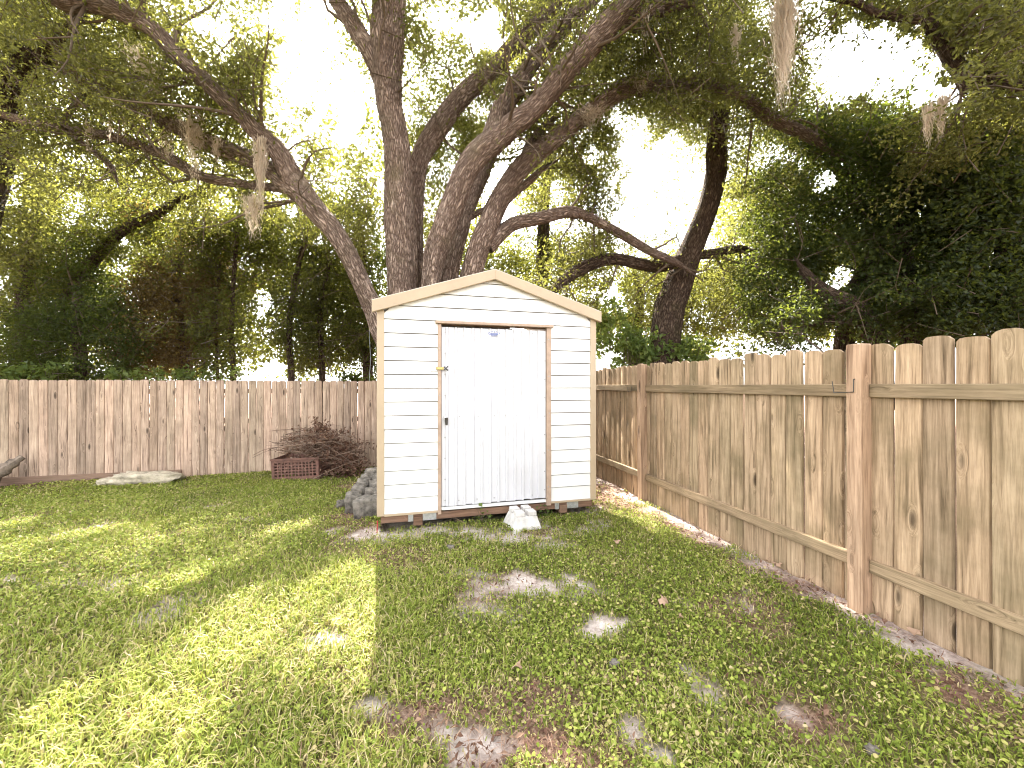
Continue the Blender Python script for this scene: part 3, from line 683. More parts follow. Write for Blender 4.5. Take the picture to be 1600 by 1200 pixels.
# places on the lawn the sun reaches: the crowns are open along these lines to the sun
BEAMS = [(150, 1110, .30), (60, 1150, .25), (300, 1050, .32), (400, 985, .36), (470, 945, .34), (540, 905, .34), (545, 985, .34), (380, 940, .22), (230, 1110, .25), (500, 1060, .20), (570, 1035, .18),
         (60, 1012, .22), (150, 975, .24), (230, 945, .26), (290, 912, .22), (150, 832, .26), (110, 840, .2), (440, 828, .26), (470, 820, .2), (15, 820, .3), (300, 1170, .2), (120, 1190, .2), (430, 1110, .15),
         (1375, 965, .10), (1425, 985, .11), (1480, 1015, .11), (1540, 1050, .11), (1450, 1060, .07), (1590, 1090, .08), (1320, 945, .08)]
BEAMW = [(np.array(on_ground(a, b)), r) for a, b, r in BEAMS]
limb_depth = np.full((300, 400), 0.0)            # how far off the bare limbs stand, in each direction
def mark_limb(P, rad):
    px, py, d = proj(P)
    for x, y, dd, r in zip(px, py, d, rad):
        w = max(3.0, r*F/dd*0.85); x0, x1, y0, y1 = [int(q//4) for q in (x-w, x+w, y-w*.5, y+w*.5)]
        if x1 < 0 or x0 > 399 or y1 < 0 or y0 > 299: continue
        s = limb_depth[max(0, y0):y1+1, max(0, x0):x1+1]; np.maximum(s, dd, out=s)
def openness(P):
    px, py, d = proj(P); o = np.zeros(len(P))
    for cx, cy, rx, ry, s in GAPS: o = np.maximum(o, s*sstep((1.15-np.sqrt(((px-cx)/rx)**2 + ((py-cy)/ry)**2))/.3))
    return o
def keep(P, g, bare=0.85, gaps=True):
    k = np.ones(len(P), bool)
    px, py, d = proj(P)
    if gaps:
        wv = 0.16*np.sin(px*.11+py*.07) + 0.14*np.sin(px*.05-py*.13) + .12*np.sin(px*.23+1+py*.19)
        for cx, cy, rx, ry, s in GAPS:
            q = np.sqrt(((px-cx)/rx)**2 + ((py-cy)/ry)**2) + wv
            k &= ~((g.random(len(P)) < s*sstep((1.12-q)/.38)) & (d > 1))
    for p0, r in BEAMW:
        w = P - p0; al = w@SUN; dist = np.linalg.norm(w - al[:, None]*SUN, axis=1)
        k &= ~(dist < r*(0.78 + .25*np.sin(al*2.3)))
    ok = (px >= 0) & (px < 1600) & (py >= 0) & (py < 1200)
    ld = np.zeros(len(P)); ld[ok] = limb_depth[(py[ok]//4).astype(int), (px[ok]//4).astype(int)]
    k &= ~((d < ld+.05) & (g.random(len(P)) < bare))
    # never inside the yard's clear space, the shed or below the fence tops in front of the fences
    inyard = (P[:, 0] < 2.9) & (P[:, 1] < 8.85)
    k &= ~(inyard & (P[:, 2] < 2.95)); k &= ~((d < 3.2) & (P[:, 2] < 6))
    k &= P[:, 2] > -0.1
    return k

LIMBS = {}
def limb(tree, pts, mat, name='limb', sides=14, n=26, lumpy=.08, flare=False):
    """pts: (photo x, photo y, apparent width, distance)"""
    P0 = [W(a, b, d) for a, b, w, d in pts]; r0 = [w/2*d/F for a, b, w, d in pts]
    P = curve_pts(P0, n); r = np.interp(np.linspace(0, len(pts)-1, n), np.arange(len(pts)), r0)
    r = r*np.clip((n-1-np.arange(n))/3.0, .12, 1)
    P = P + np.stack([np.convolve(rng.normal(0, .5, n), np.ones(3)/3, 'same') for _ in range(3)], 1)*r[:, None]*.14
    o = tubes(name, [(P, r, sides)], mat, tree, lumpy, int(rng.integers(1e6)))
    fine = curve_pts(P, n*4); mark_limb(fine, np.interp(np.linspace(0, n-1, n*4), np.arange(n), r))
    return P, r
def grow(P, r, n, lo=.3, length=(0.9, 2.2), g=rng, upb=.25):
    """side branches off a limb, each carrying clumps of leaves"""
    its, cl = [], []
    m = len(P)
    for _ in range(n):
        f = lo + (1-lo)*g.random()**.8; i = min(m-2, int(f*(m-1))); p = P[i]; t = P[i+1]-P[i]; t /= np.linalg.norm(t)
        d = g.normal(0, 1, 3); d -= t*np.dot(d, t)*.6; d /= np.linalg.norm(d); d = d + t*.55 + np.array([0, 0, upb]); d /= np.linalg.norm(d)
        L = g.uniform(*length); q = [p]; dd = d
        for k in range(4):
            dd = dd + g.normal(0, .3, 3); dd /= np.linalg.norm(dd); q.append(q[-1]+dd*L/4)
        q = curve_pts(q, 9); rr = min(r[i]*.45, .012+.012*L); its.append((q, np.linspace(rr, .004, 9), 5))
        for k in (4, 6, 7, 8): cl.append(q[k] + g.normal(0, .1, 3))
        if g.random() < .7:
            e = q[5] + g.normal(0, .35, 3)*L/1.6; its.append((curve_pts([q[4], (q[4]+e)/2+g.normal(0, .05, 3), e], 5), np.linspace(rr*.5, .003, 5), 4)); cl.append(e)
    return its, cl
def zone(cx, cy, rx, ry, d0, d1, n, g=rng):
    a = g.uniform(0, 2*np.pi, n); q = np.sqrt(g.random(n)); d = g.uniform(d0, d1, n)
    return [np.array(W(cx+rx*qq*math.cos(aa), cy+ry*qq*math.sin(aa), dd)) for aa, qq, dd in zip(a, q, d)]
def crown(tree, clumps, mat, its=None, per=60, rad=.34, L=.075, wr=.22, g=rng, name='crown', bare=.85, gaps=True, up=.7, cut=True):
    cl = np.array(clumps); n = len(cl)
    sc = g.uniform(.6, 1.35, n)
    cnt = np.maximum(8, (per*sc*g.uniform(.7, 1.3, n))).astype(int)
    P = np.repeat(cl, cnt, 0); S = np.repeat(sc, cnt)[:, None]
    ctint = np.repeat(np.clip(g.normal(.45, .16, n), .05, .95), cnt)
    off = g.normal(0, 1, P.shape); rr = g.random(len(P))[:, None]**.45
    P = P + unit(off)*rr*rad*S*np.array([1.15, 1.15, .72])
    k = keep(P, g, bare, gaps) if cut else np.ones(len(P), bool)
    P = P[k]; tint = np.clip(ctint[k] + g.normal(0, .17, len(P)), 0, 1)
    o = leaves_mesh(name, P, L, wr, mat, tree, g, up, tint=tint)
    tw = []
    if its:
        E = np.array([i_[0][-1] for i_ in its]); Md = np.array([i_[0][len(i_[0])//2] for i_ in its])
        op = openness(E) + openness(Md); tw = [i_ for i_, q in zip(its, op) if q < .5]
    cl = cl[openness(cl) < .3]
    for c_ in cl[::2]:
        d = g.normal(0, 1, 3); d /= np.linalg.norm(d); tw.append((np.array([c_-d*rad*1.3, c_+g.normal(0, .04, 3), c_+d*rad*.7]), np.array([.010, .006, .003]), 3))
    o['kind'] = 'stuff'
    if tw: tubes('branches', tw, M['twig'], tree)['kind'] = 'stuff'
    return len(P)
LEAFN = 0

# ---------------------------------------------------------------- the great oak behind the shed
oak = thing('oak_tree', W(655, 745, 7.6), 'massive oak with several spreading trunks rising behind the shed', 'tree')
B = (655, 735)
OK = {}
def ol(key, pts, **kw): OK[key] = limb(oak, pts, M['bark'], **kw)
ol('main', [(640, 740, 60, 7.6), (634, 560, 50, 7.6), (629, 450, 46, 7.6), (628, 380, 44.5, 7.6), (626, 330, 43, 7.57), (620, 260, 41, 7.53), (615, 200, 39, 7.5), (606, 130, 42, 7.45), (606, 70, 48, 7.4), (610, 0, 47, 7.4), (616, -90, 42, 7.4), (640, -260, 32, 7.5), (690, -420, 20, 7.6)], name='trunk', sides=32, n=64)
ol('fork', [(602, 140, 30, 7.48), (581, 86, 30, 7.4), (553, 40, 27, 7.4), (525, -5, 24, 7.4), (495, -70, 22, 7.3), (440, -190, 16, 7.2)], n=24)
ol('t2', [(655, 730, 40, 7.9), (652, 560, 30, 8.0), (650, 430, 24, 8.1), (651, 330, 24, 8.2), (654, 262, 27, 8.3), (678, 212, 29, 8.4), (714, 159, 30, 8.5), (769, 107, 29, 8.6), (825, 49, 26, 8.7), (865, 10, 22, 8.8), (900, -50, 18, 8.8), (980, -160, 12, 8.8)], n=36)
ol('t3', [(660, 735, 44, 7.5), (668, 560, 32, 7.5), (676, 436, 27, 7.45), (692, 361, 33, 7.4), (714, 306, 33, 7.3), (737, 254, 34, 7.2), (765, 224, 38, 7.15), (805, 193, 36, 7.05), (841, 162, 33, 7.0), (900, 92, 33, 6.8), (956, 32, 31, 6.6), (990, -5, 29, 6.5), (1040, -70, 24, 6.4), (1120, -170, 15, 6.3)], name='trunk', sides=26, n=56)
ol('t3a', [(655, 735, 24, 7.42), (660, 560, 16, 7.42), (664, 440, 13, 7.42), (670, 390, 13, 7.42), (682, 355, 13, 7.40), (694, 335, 8, 7.36)], n=20, sides=12)
ol('t3b', [(768, 215, 30, 7.25), (785, 165, 28, 7.5), (806, 135, 27, 7.6), (855, 67, 26, 7.8), (900, 22, 23, 7.9), (935, -10, 20, 8.0), (1000, -90, 15, 8.0)])
ol('t3c', [(950, 36, 26, 6.65), (985, 24, 26, 6.7), (1030, 15, 22, 6.8), (1080, 0, 19, 6.9), (1150, -40, 14, 7.0)])
ol('t4', [(680, 735, 40, 7.9), (694, 560, 32, 7.95), (704, 426, 25, 8.0), (724, 351, 25, 8.1), (740, 306, 20, 8.3), (756, 270, 17, 8.5), (768, 243, 15, 8.6), (800, 205, 14, 8.8), (850, 150, 12, 9.1), (905, 100, 10, 9.3)])
ol('t4b', [(733, 340, 10, 8.05), (752, 330, 10, 7.95), (775, 322, 9, 7.8)], n=10, sides=8)
ol('t5', [(690, 735, 52, 7.7), (712, 560, 44, 7.7), (737, 420, 37, 7.7), (760, 358, 34, 7.7), (779, 316, 30, 7.7), (805, 272, 28, 7.7), (834, 244, 28, 7.7), (880, 208, 27, 7.7), (926, 170, 26, 7.7), (975, 141, 26, 7.7), (1012, 133, 24, 7.7), (1075, 131, 24, 7.8), (1131, 139, 23, 7.9), (1169, 157, 20, 8.0), (1210, 187, 18, 8.2), (1270, 217, 15, 8.4), (1330, 260, 11, 8.6)], n=54, name='trunk', sides=24)
ol('t5b', [(790, 315, 12, 7.8), (805, 300, 12, 8.0), (825, 284, 12, 8.2), (847, 264, 9, 8.4), (870, 250, 6, 8.6)], n=14, sides=10)
ol('t5c', [(812, 262, 14, 7.9), (826, 228, 14, 8.3), (850, 200, 12, 8.6), (890, 165, 9, 8.9)], n=14, sides=10)
ol('t6', [(762, 388, 20, 7.75), (776, 374, 21, 7.8), (802, 351, 19, 7.9), (837, 342, 18, 8.0), (886, 331, 18, 8.2), (915, 338, 16, 8.4), (951, 355, 14, 8.6), (984, 374, 13, 8.8), (1015, 392, 12, 9.0), (1060, 412, 10, 9.2), (1100, 440, 8, 9.4)])
ol('t11', [(640, 740, 50, 7.4), (620, 570, 38, 7.4), (592, 505, 32, 7.4), (570, 452, 30, 7.35), (531, 373, 30, 7.3), (499, 335, 31, 7.25), (466, 293, 33, 7.2), (431, 236, 28, 7.0), (394, 199, 26, 6.9), (356, 161, 26, 6.8), (319, 124, 25, 6.7), (277, 86, 25, 6.6), (244, 49, 24, 6.5), (195, 22, 24, 6.4), (140, 5, 22, 6.3), (95, 5, 18, 6.2), (30, -40, 12, 6.1)], n=60, name='trunk', sides=24)
ol('t11b', [(478, 308, 30, 7.22), (450, 290, 30, 7.3), (405, 255, 27, 7.5), (337, 229, 27, 7.7), (277, 199, 26, 7.9), (225, 172, 24, 8.1), (169, 142, 22, 8.3), (112, 116, 20, 8.5), (67, 90, 17, 8.7), (10, 60, 12, 8.9)], n=34)
ol('t13', [(455, 296, 13, 7.3), (394, 289, 13, 7.6), (319, 277, 14, 7.8), (262, 244, 15, 8.0), (187, 217, 16, 8.2), (94, 199, 15, 8.4), (19, 184, 13, 8.6), (-60, 150, 10, 8.8)], n=30, sides=10)
ol('t14', [(150, 130, 9, 8.35), (105, 180, 9, 8.3), (112, 210, 10, 8.3), (169, 255, 9, 8.2), (187, 296, 6, 8.2)], n=16, sides=8)
for pts in ([(0, 185, 48, 8.8), (15, 124, 44, 8.6), (45, 86, 38, 8.4), (86, 67, 30, 8.2), (112, 20, 24, 8.0)], [(1076, 397, 38, 9.8), (1101, 337, 34, 9.6), (1115, 281, 30, 9.4), (1117, 225, 28, 9.2), (1125, 175, 26, 9.0)],
            [(150, 401, 15, 10.8), (187, 364, 15, 10.6), (244, 334, 14, 10.3), (289, 307, 12, 10)], [(1600, 139, 23, 6.1), (1544, 124, 21, 6.0), (1499, 109, 19, 6.0), (1476, 75, 18, 6.0), (1450, 30, 16, 5.9)]):
    q = curve_pts([(*W(a, b, d), w/2*d/F) for a, b, w, d in pts], 60); mark_limb(q[:, :3], q[:, 3])     # the neighbours' bare limbs too
its, cl = [], []
for key, n, lo in (('main', 34, .55), ('fork', 16, .3), ('t2', 22, .5), ('t3', 34, .45), ('t3b', 20, .15), ('t3c', 14, .2), ('t4', 16, .45), ('t5', 40, .35), ('t5b', 5, .4), ('t5c', 6, .3), ('t6', 16, .4), ('t11', 60, .3), ('t11b', 36, .15), ('t13', 26, .15), ('t14', 6, .3)):
    a, b_ = grow(*OK[key], n, lo); its += a; cl += b_
for z_ in ((300, 60, 260, 100, 6.3, 9.5, 190), (120, 110, 170, 100, 6.5, 9.5, 150), (420, 180, 120, 110, 6.8, 9.5, 110), (520, 280, 80, 110, 7.4, 10, 90), (555, 320, 45, 90, 8.2, 11, 60), (200, 220, 210, 80, 7.5, 10, 130), (690, 120, 90, 130, 8.6, 11, 110), (700, 240, 70, 110, 8.8, 12, 130), (670, 350, 50, 70, 8.8, 12, 60), (690, 160, 60, 110, 9, 12, 90), (760, 190, 50, 60, 9, 12, 60), (1050, 230, 40, 50, 8.6, 10, 30),
           (860, 60, 130, 80, 7.4, 10, 150), (900, 180, 120, 90, 7.9, 11, 130), (1060, 70, 130, 90, 6.8, 9, 170), (1150, 110, 110, 110, 7.2, 9.5, 150), (1000, 170, 90, 50, 7.6, 10, 60), (960, 290, 60, 90, 8.2, 11, 60), (880, 290, 60, 50, 8.3, 11, 50), (640, 30, 120, 60, 7.6, 10, 50), (560, 90, 70, 80, 8.0, 11, 40),
           (250, -90, 300, 60, 7.0, 10, 60), (800, -90, 200, 60, 7.5, 10, 40), (1150, -70, 200, 50, 7, 9, 40), (40, 10, 120, 90, 6.5, 8.5, 60)):
    cl += zone(*z_)
LEAFN += crown(oak, cl, M['leaf_oak'], its, per=80, rad=.40, L=.078, wr=.23)
sprigs = zone(500, 110, 75, 120, 8, 13, 30) + zone(545, 215, 40, 90, 8, 12, 14) + zone(540, 40, 45, 70, 8, 13, 8) + zone(755, 50, 60, 50, 8.5, 11, 14) + zone(1010, 280, 70, 90, 8.5, 11, 22)
LEAFN += crown(oak, zone(581, 104, 15, 18, 12.6, 13.6, 14), M['leaf_oak'], None, per=60, rad=.30, L=.08, wr=.23, cut=False)  # extra far leaf clump, added to shade the lawn's sunlit patch at lower right
LEAFN += crown(oak, sprigs, M['leaf_oak'], None, per=30, rad=.34, L=.08, wr=.23, cut=False)

# ---------------------------------------------------------------- other trees
def tree(name, base, label, limbs, zones, mat, bark='bark_dark', per=66, rad=.42, L=.088, wr=.26, ng=10, bare=.6, gaps=True, up=.7, group=None, lo=.35):
    global LEAFN
    t = thing(name, base, label, 'tree', group); its, cl = [], []
    for k, pts in enumerate(limbs):
        P, r = limb(t, pts, M[bark], name='trunk' if k == 0 else 'limb', sides=12, n=22)
        a, b_ = grow(P, r, ng, lo); its += a; cl += b_
    for z_ in zones: cl += zone(*z_)
    LEAFN += crown(t, cl, M[mat], its, per, rad, L, wr, bare=bare, gaps=gaps, up=up)
    return t
tree('oak_tree', W(1040, 760, 10), 'slender leaning oak beyond the fence corner, bare curved trunk', [
    [(1020, 760, 52, 10), (1040, 520, 46, 10), (1060, 450, 40, 9.9), (1076, 397, 38, 9.8), (1101, 337, 34, 9.6), (1115, 281, 30, 9.4), (1117, 225, 28, 9.2), (1125, 175, 26, 9.0), (1137, 100, 20, 8.9), (1145, 0, 16, 8.8), (1150, -100, 10, 8.8)],
    [(1072, 402, 20, 9.8), (1035, 416, 19, 9.6), (994, 412, 19, 9.4), (949, 405, 19, 9.2), (907, 420, 18, 9.1), (874, 446, 16, 9.0), (850, 475, 12, 9.0)],
    [(1078, 398, 16, 9.8), (1110, 396, 16, 9.8), (1150, 390, 13, 9.9), (1176, 392, 9, 10)]],
    [(1050, 200, 60, 50, 9.3, 12, 60), (1160, 260, 60, 120, 9.3, 12, 150), (1050, 460, 70, 60, 10.2, 13, 80), (1170, 440, 70, 90, 10, 13, 120), (960, 380, 40, 30, 9.6, 12, 30), (900, 410, 60, 40, 10, 13, 50), (1135, 60, 60, 80, 8.8, 10, 50)],
    'leaf_oak', 'bark_dark', ng=12, L=.082, wr=.25)
tree('oak_tree', W(-120, 800, 8.9), 'dark oak at the left edge with a crooked limb entering the frame', [
    [(-110, 800, 70, 8.9), (-70, 500, 62, 8.9), (-30, 290, 54, 8.9), (0, 185, 48, 8.8), (15, 124, 44, 8.6), (45, 86, 38, 8.4), (86, 67, 30, 8.2), (112, 20, 24, 8.0), (120, -60, 16, 7.9)]],
    [(10, 240, 50, 70, 8.9, 10.5, 60), (30, 340, 60, 80, 9, 11, 70), (20, 40, 60, 60, 7.9, 9.5, 60), (-120, 100, 120, 200, 8, 10, 120)], 'leaf_oak', 'bark_dark', ng=14, L=.10)
tree('oak_tree', W(1850, 800, 6.6), 'oak reaching in over the side fence from the right, heavy leafy bough', [
    [(1900, 800, 70, 6.6), (1840, 400, 56, 6.5), (1740, 200, 40, 6.3), (1660, 152, 28, 6.2), (1600, 139, 23, 6.1), (1544, 124, 21, 6.0), (1499, 109, 19, 6.0), (1476, 75, 18, 6.0), (1450, 30, 16, 5.9), (1420, -40, 12, 5.9)],
    [(1452, 34, 12, 5.9), (1405, 28, 10, 5.9), (1367, 19, 9, 5.8), (1337, 4, 8, 5.8), (1290, 0, 6, 5.8)],
    [(1497, 105, 10, 6.0), (1500, 130, 9, 6.0), (1512, 148, 6, 6.0)]],
    [(1560, 40, 120, 70, 5.6, 7.5, 190), (1440, 20, 70, 50, 5.6, 7, 60), (1570, 150, 60, 50, 5.8, 7.5, 70), (1700, 60, 140, 120, 5.4, 7.5, 120), (1520, -60, 180, 40, 5.8, 7.5, 40), (1340, 25, 40, 30, 5.7, 7, 22)], 'leaf_oak', 'bark_dark', ng=14, rad=.30, per=62, L=.08)
# vine-hung trees behind the right fence
RT = 'vine-hung trees beyond the side fence'
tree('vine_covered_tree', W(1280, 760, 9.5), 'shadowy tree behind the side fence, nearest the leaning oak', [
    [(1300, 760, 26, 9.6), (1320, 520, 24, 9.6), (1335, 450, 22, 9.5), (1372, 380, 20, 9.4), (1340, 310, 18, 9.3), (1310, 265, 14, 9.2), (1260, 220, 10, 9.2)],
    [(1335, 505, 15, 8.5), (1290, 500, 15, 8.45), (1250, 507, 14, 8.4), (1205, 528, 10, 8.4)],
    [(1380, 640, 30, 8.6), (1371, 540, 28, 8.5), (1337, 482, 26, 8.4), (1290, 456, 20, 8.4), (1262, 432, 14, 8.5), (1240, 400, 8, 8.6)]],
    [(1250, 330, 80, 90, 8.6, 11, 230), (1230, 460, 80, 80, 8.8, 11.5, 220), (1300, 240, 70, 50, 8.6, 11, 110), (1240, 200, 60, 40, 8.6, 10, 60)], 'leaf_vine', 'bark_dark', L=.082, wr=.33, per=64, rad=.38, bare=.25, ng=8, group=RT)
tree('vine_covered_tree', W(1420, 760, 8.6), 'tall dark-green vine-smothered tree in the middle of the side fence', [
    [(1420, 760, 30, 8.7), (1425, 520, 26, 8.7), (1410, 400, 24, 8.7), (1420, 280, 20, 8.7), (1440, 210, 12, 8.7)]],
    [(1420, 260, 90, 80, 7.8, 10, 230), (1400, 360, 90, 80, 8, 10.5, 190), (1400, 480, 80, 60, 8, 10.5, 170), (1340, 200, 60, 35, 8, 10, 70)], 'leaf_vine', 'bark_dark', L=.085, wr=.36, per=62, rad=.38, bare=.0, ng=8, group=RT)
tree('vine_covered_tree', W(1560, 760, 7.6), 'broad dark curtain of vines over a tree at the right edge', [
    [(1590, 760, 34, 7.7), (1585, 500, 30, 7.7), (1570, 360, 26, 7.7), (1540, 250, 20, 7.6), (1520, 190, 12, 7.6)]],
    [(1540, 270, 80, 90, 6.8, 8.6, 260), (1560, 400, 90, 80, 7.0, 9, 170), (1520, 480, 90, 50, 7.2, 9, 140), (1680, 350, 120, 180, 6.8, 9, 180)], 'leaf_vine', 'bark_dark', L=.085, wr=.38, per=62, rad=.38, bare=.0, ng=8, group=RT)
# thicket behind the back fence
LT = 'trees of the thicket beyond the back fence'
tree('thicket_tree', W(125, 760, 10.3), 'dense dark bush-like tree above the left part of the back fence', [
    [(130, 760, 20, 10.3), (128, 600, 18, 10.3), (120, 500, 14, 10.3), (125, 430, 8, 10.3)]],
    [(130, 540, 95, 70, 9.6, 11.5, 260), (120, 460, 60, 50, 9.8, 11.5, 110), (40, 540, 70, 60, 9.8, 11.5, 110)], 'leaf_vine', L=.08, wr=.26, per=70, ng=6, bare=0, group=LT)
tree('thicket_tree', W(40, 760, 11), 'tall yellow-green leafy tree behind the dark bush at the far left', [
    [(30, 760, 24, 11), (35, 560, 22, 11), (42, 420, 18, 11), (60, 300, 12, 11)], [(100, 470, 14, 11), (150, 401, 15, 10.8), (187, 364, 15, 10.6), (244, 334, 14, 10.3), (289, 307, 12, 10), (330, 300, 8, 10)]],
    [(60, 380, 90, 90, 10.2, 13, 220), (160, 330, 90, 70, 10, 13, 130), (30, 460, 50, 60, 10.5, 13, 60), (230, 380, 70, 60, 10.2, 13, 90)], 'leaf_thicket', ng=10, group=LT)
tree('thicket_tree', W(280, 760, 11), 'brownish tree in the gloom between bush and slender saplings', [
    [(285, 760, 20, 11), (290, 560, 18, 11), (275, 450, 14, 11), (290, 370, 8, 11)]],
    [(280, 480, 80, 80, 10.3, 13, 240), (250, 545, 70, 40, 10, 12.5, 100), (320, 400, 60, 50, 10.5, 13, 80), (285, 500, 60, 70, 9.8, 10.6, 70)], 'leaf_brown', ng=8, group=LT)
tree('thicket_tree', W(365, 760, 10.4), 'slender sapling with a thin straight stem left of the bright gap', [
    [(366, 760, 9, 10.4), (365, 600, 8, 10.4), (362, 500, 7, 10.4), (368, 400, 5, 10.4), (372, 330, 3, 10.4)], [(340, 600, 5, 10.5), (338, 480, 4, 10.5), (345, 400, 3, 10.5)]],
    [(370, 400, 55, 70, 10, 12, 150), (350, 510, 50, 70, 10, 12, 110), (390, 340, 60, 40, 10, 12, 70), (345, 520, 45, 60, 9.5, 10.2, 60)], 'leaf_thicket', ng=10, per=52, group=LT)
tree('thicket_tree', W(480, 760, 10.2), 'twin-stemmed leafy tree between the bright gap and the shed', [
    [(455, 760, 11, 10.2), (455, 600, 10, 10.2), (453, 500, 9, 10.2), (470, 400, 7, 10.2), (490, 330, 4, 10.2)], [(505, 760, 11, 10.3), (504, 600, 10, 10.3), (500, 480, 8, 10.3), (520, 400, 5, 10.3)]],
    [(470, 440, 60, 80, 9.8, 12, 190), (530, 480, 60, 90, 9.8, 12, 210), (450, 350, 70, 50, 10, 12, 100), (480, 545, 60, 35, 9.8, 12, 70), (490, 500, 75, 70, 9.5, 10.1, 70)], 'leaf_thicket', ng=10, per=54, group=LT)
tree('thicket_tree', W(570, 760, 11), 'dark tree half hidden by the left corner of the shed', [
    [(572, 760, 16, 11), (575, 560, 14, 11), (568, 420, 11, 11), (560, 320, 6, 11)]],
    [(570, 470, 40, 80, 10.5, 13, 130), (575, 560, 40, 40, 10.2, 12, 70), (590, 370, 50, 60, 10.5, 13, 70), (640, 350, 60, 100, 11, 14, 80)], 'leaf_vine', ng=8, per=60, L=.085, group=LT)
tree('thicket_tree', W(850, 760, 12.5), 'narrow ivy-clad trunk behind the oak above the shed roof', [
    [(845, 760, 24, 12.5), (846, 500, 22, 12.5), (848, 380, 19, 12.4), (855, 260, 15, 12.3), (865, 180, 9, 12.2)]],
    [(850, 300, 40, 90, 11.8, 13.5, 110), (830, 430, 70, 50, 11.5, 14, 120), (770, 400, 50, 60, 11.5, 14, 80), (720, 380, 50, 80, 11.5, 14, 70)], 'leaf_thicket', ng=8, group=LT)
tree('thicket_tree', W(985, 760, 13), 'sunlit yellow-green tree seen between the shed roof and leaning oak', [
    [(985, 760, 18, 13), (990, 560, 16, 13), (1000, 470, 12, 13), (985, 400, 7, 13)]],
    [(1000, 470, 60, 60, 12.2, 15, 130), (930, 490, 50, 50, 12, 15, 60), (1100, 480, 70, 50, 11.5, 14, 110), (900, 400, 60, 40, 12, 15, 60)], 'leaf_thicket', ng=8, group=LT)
# far woods, one mass
wz_ = []
for z_ in ((60, 520, 140, 80, 15, 22, 160), (250, 500, 140, 90, 15, 22, 170), (480, 500, 140, 90, 15, 22, 170), (120, 380, 160, 80, 15, 22, 120), (340, 380, 150, 90, 15, 22, 130), (700, 420, 160, 90, 15, 22, 110), (880, 480, 140, 60, 15, 22, 80), (1080, 480, 120, 80, 14, 20, 110),
           (1250, 450, 140, 90, 13, 19, 160), (1420, 420, 150, 120, 12, 18, 190), (1580, 400, 130, 130, 11, 16, 150), (560, 250, 100, 90, 14, 18, 60), (200, 280, 200, 60, 14, 18, 80), (1200, 330, 100, 60, 13, 17, 60),
           (-250, 420, 200, 160, 12, 18, 160), (1850, 380, 160, 160, 9, 14, 120)):
    wz_ += zone(*z_)
wood = bpy.data.objects.new('woodland', None); 
cl = np.array(wz_); cnt = 46; P = np.repeat(cl, cnt, 0); P = P + unit(rng.normal(0, 1, P.shape))*(rng.random(len(P))[:, None]**.45)*.75*np.array([1.1, 1.1, .7])
P = P[keep(P, rng, .0)]; LEAFN += len(P)
bpy.data.objects.remove(wood)
o = leaves_mesh('woodland', P, .19, .30, M['leaf_thicket'], None)
tag(o, 'deep mass of woodland foliage far behind both fences', 'woods', kind='stuff')

# shrubs showing over the fence tops, with large leaves
def shrub(label, zones, mat, L, wr, per, rad, n_st):
    global LEAFN
    cl = []
    for z_ in zones: cl += zone(*z_)
    c0 = np.mean(cl, 0); s = thing('shrub', (c0[0], c0[1], 0.0), label, 'shrub')
    its = []
    for c_ in cl:
        if R.random() < .8:
            b0 = np.array([c0[0]+(c_[0]-c0[0])*.6, c0[1]+(c_[1]-c0[1])*.6, -.05]); its.append((curve_pts([b0, (b0+c_)/2+rng.normal(0, .08, 3), c_+np.array([0, 0, .05])], 6), np.linspace(.012, .004, 6), 4))
    cl = np.array(cl); P = np.repeat(cl, per, 0) + unit(rng.normal(0, 1, (len(cl)*per, 3)))*rad*rng.random(len(cl)*per)[:, None]**.5
    LEAFN += len(P)
    leaves_mesh('foliage', P, L, wr, M[mat], s, up=1.6, droop=.25)['kind'] = 'stuff'; tubes('stems', its, M['twig'], s)['kind'] = 'stuff'
shrub('fresh green large-leaved shrub over the side fence beside the shed', [(965, 530, 40, 40, 9.6, 11, 34), (1010, 545, 60, 25, 9.6, 11, 40), (1060, 550, 55, 22, 9.4, 10.6, 40), (1030, 570, 80, 30, 9.4, 10.5, 30), (960, 490, 25, 25, 10, 11, 12)], 'leaf_shrub', .16, .28, 22, .22, 5)
shrub('pale broad-leaved plant peeping over the back fence at the left edge', [(25, 580, 30, 12, 9.4, 9.9, 12), (-30, 580, 30, 14, 9.4, 9.9, 8)], 'leaf_shrub', .20, .26, 12, .18, 4)
shrub('broad-leaved plant over the back fence below the dark bush', [(85, 584, 30, 10, 9.4, 9.9, 12), (180, 584, 20, 7, 9.4, 9.9, 6)], 'leaf_shrub', .19, .26, 10, .17, 4)
shrub('low fringe of weeds along the back fence top before the saplings', [(240, 588, 50, 8, 9.4, 10.2, 20), (310, 588, 30, 8, 9.4, 10.2, 12), (350, 585, 30, 10, 9.4, 10.2, 12)], 'leaf_shrub', .12, .25, 16, .16, 4)
shrub('vine leaves over the back fence next to the shed corner', [(560, 592, 30, 8, 9.2, 9.6, 14)], 'leaf_vine', .11, .36, 14, .14, 4)

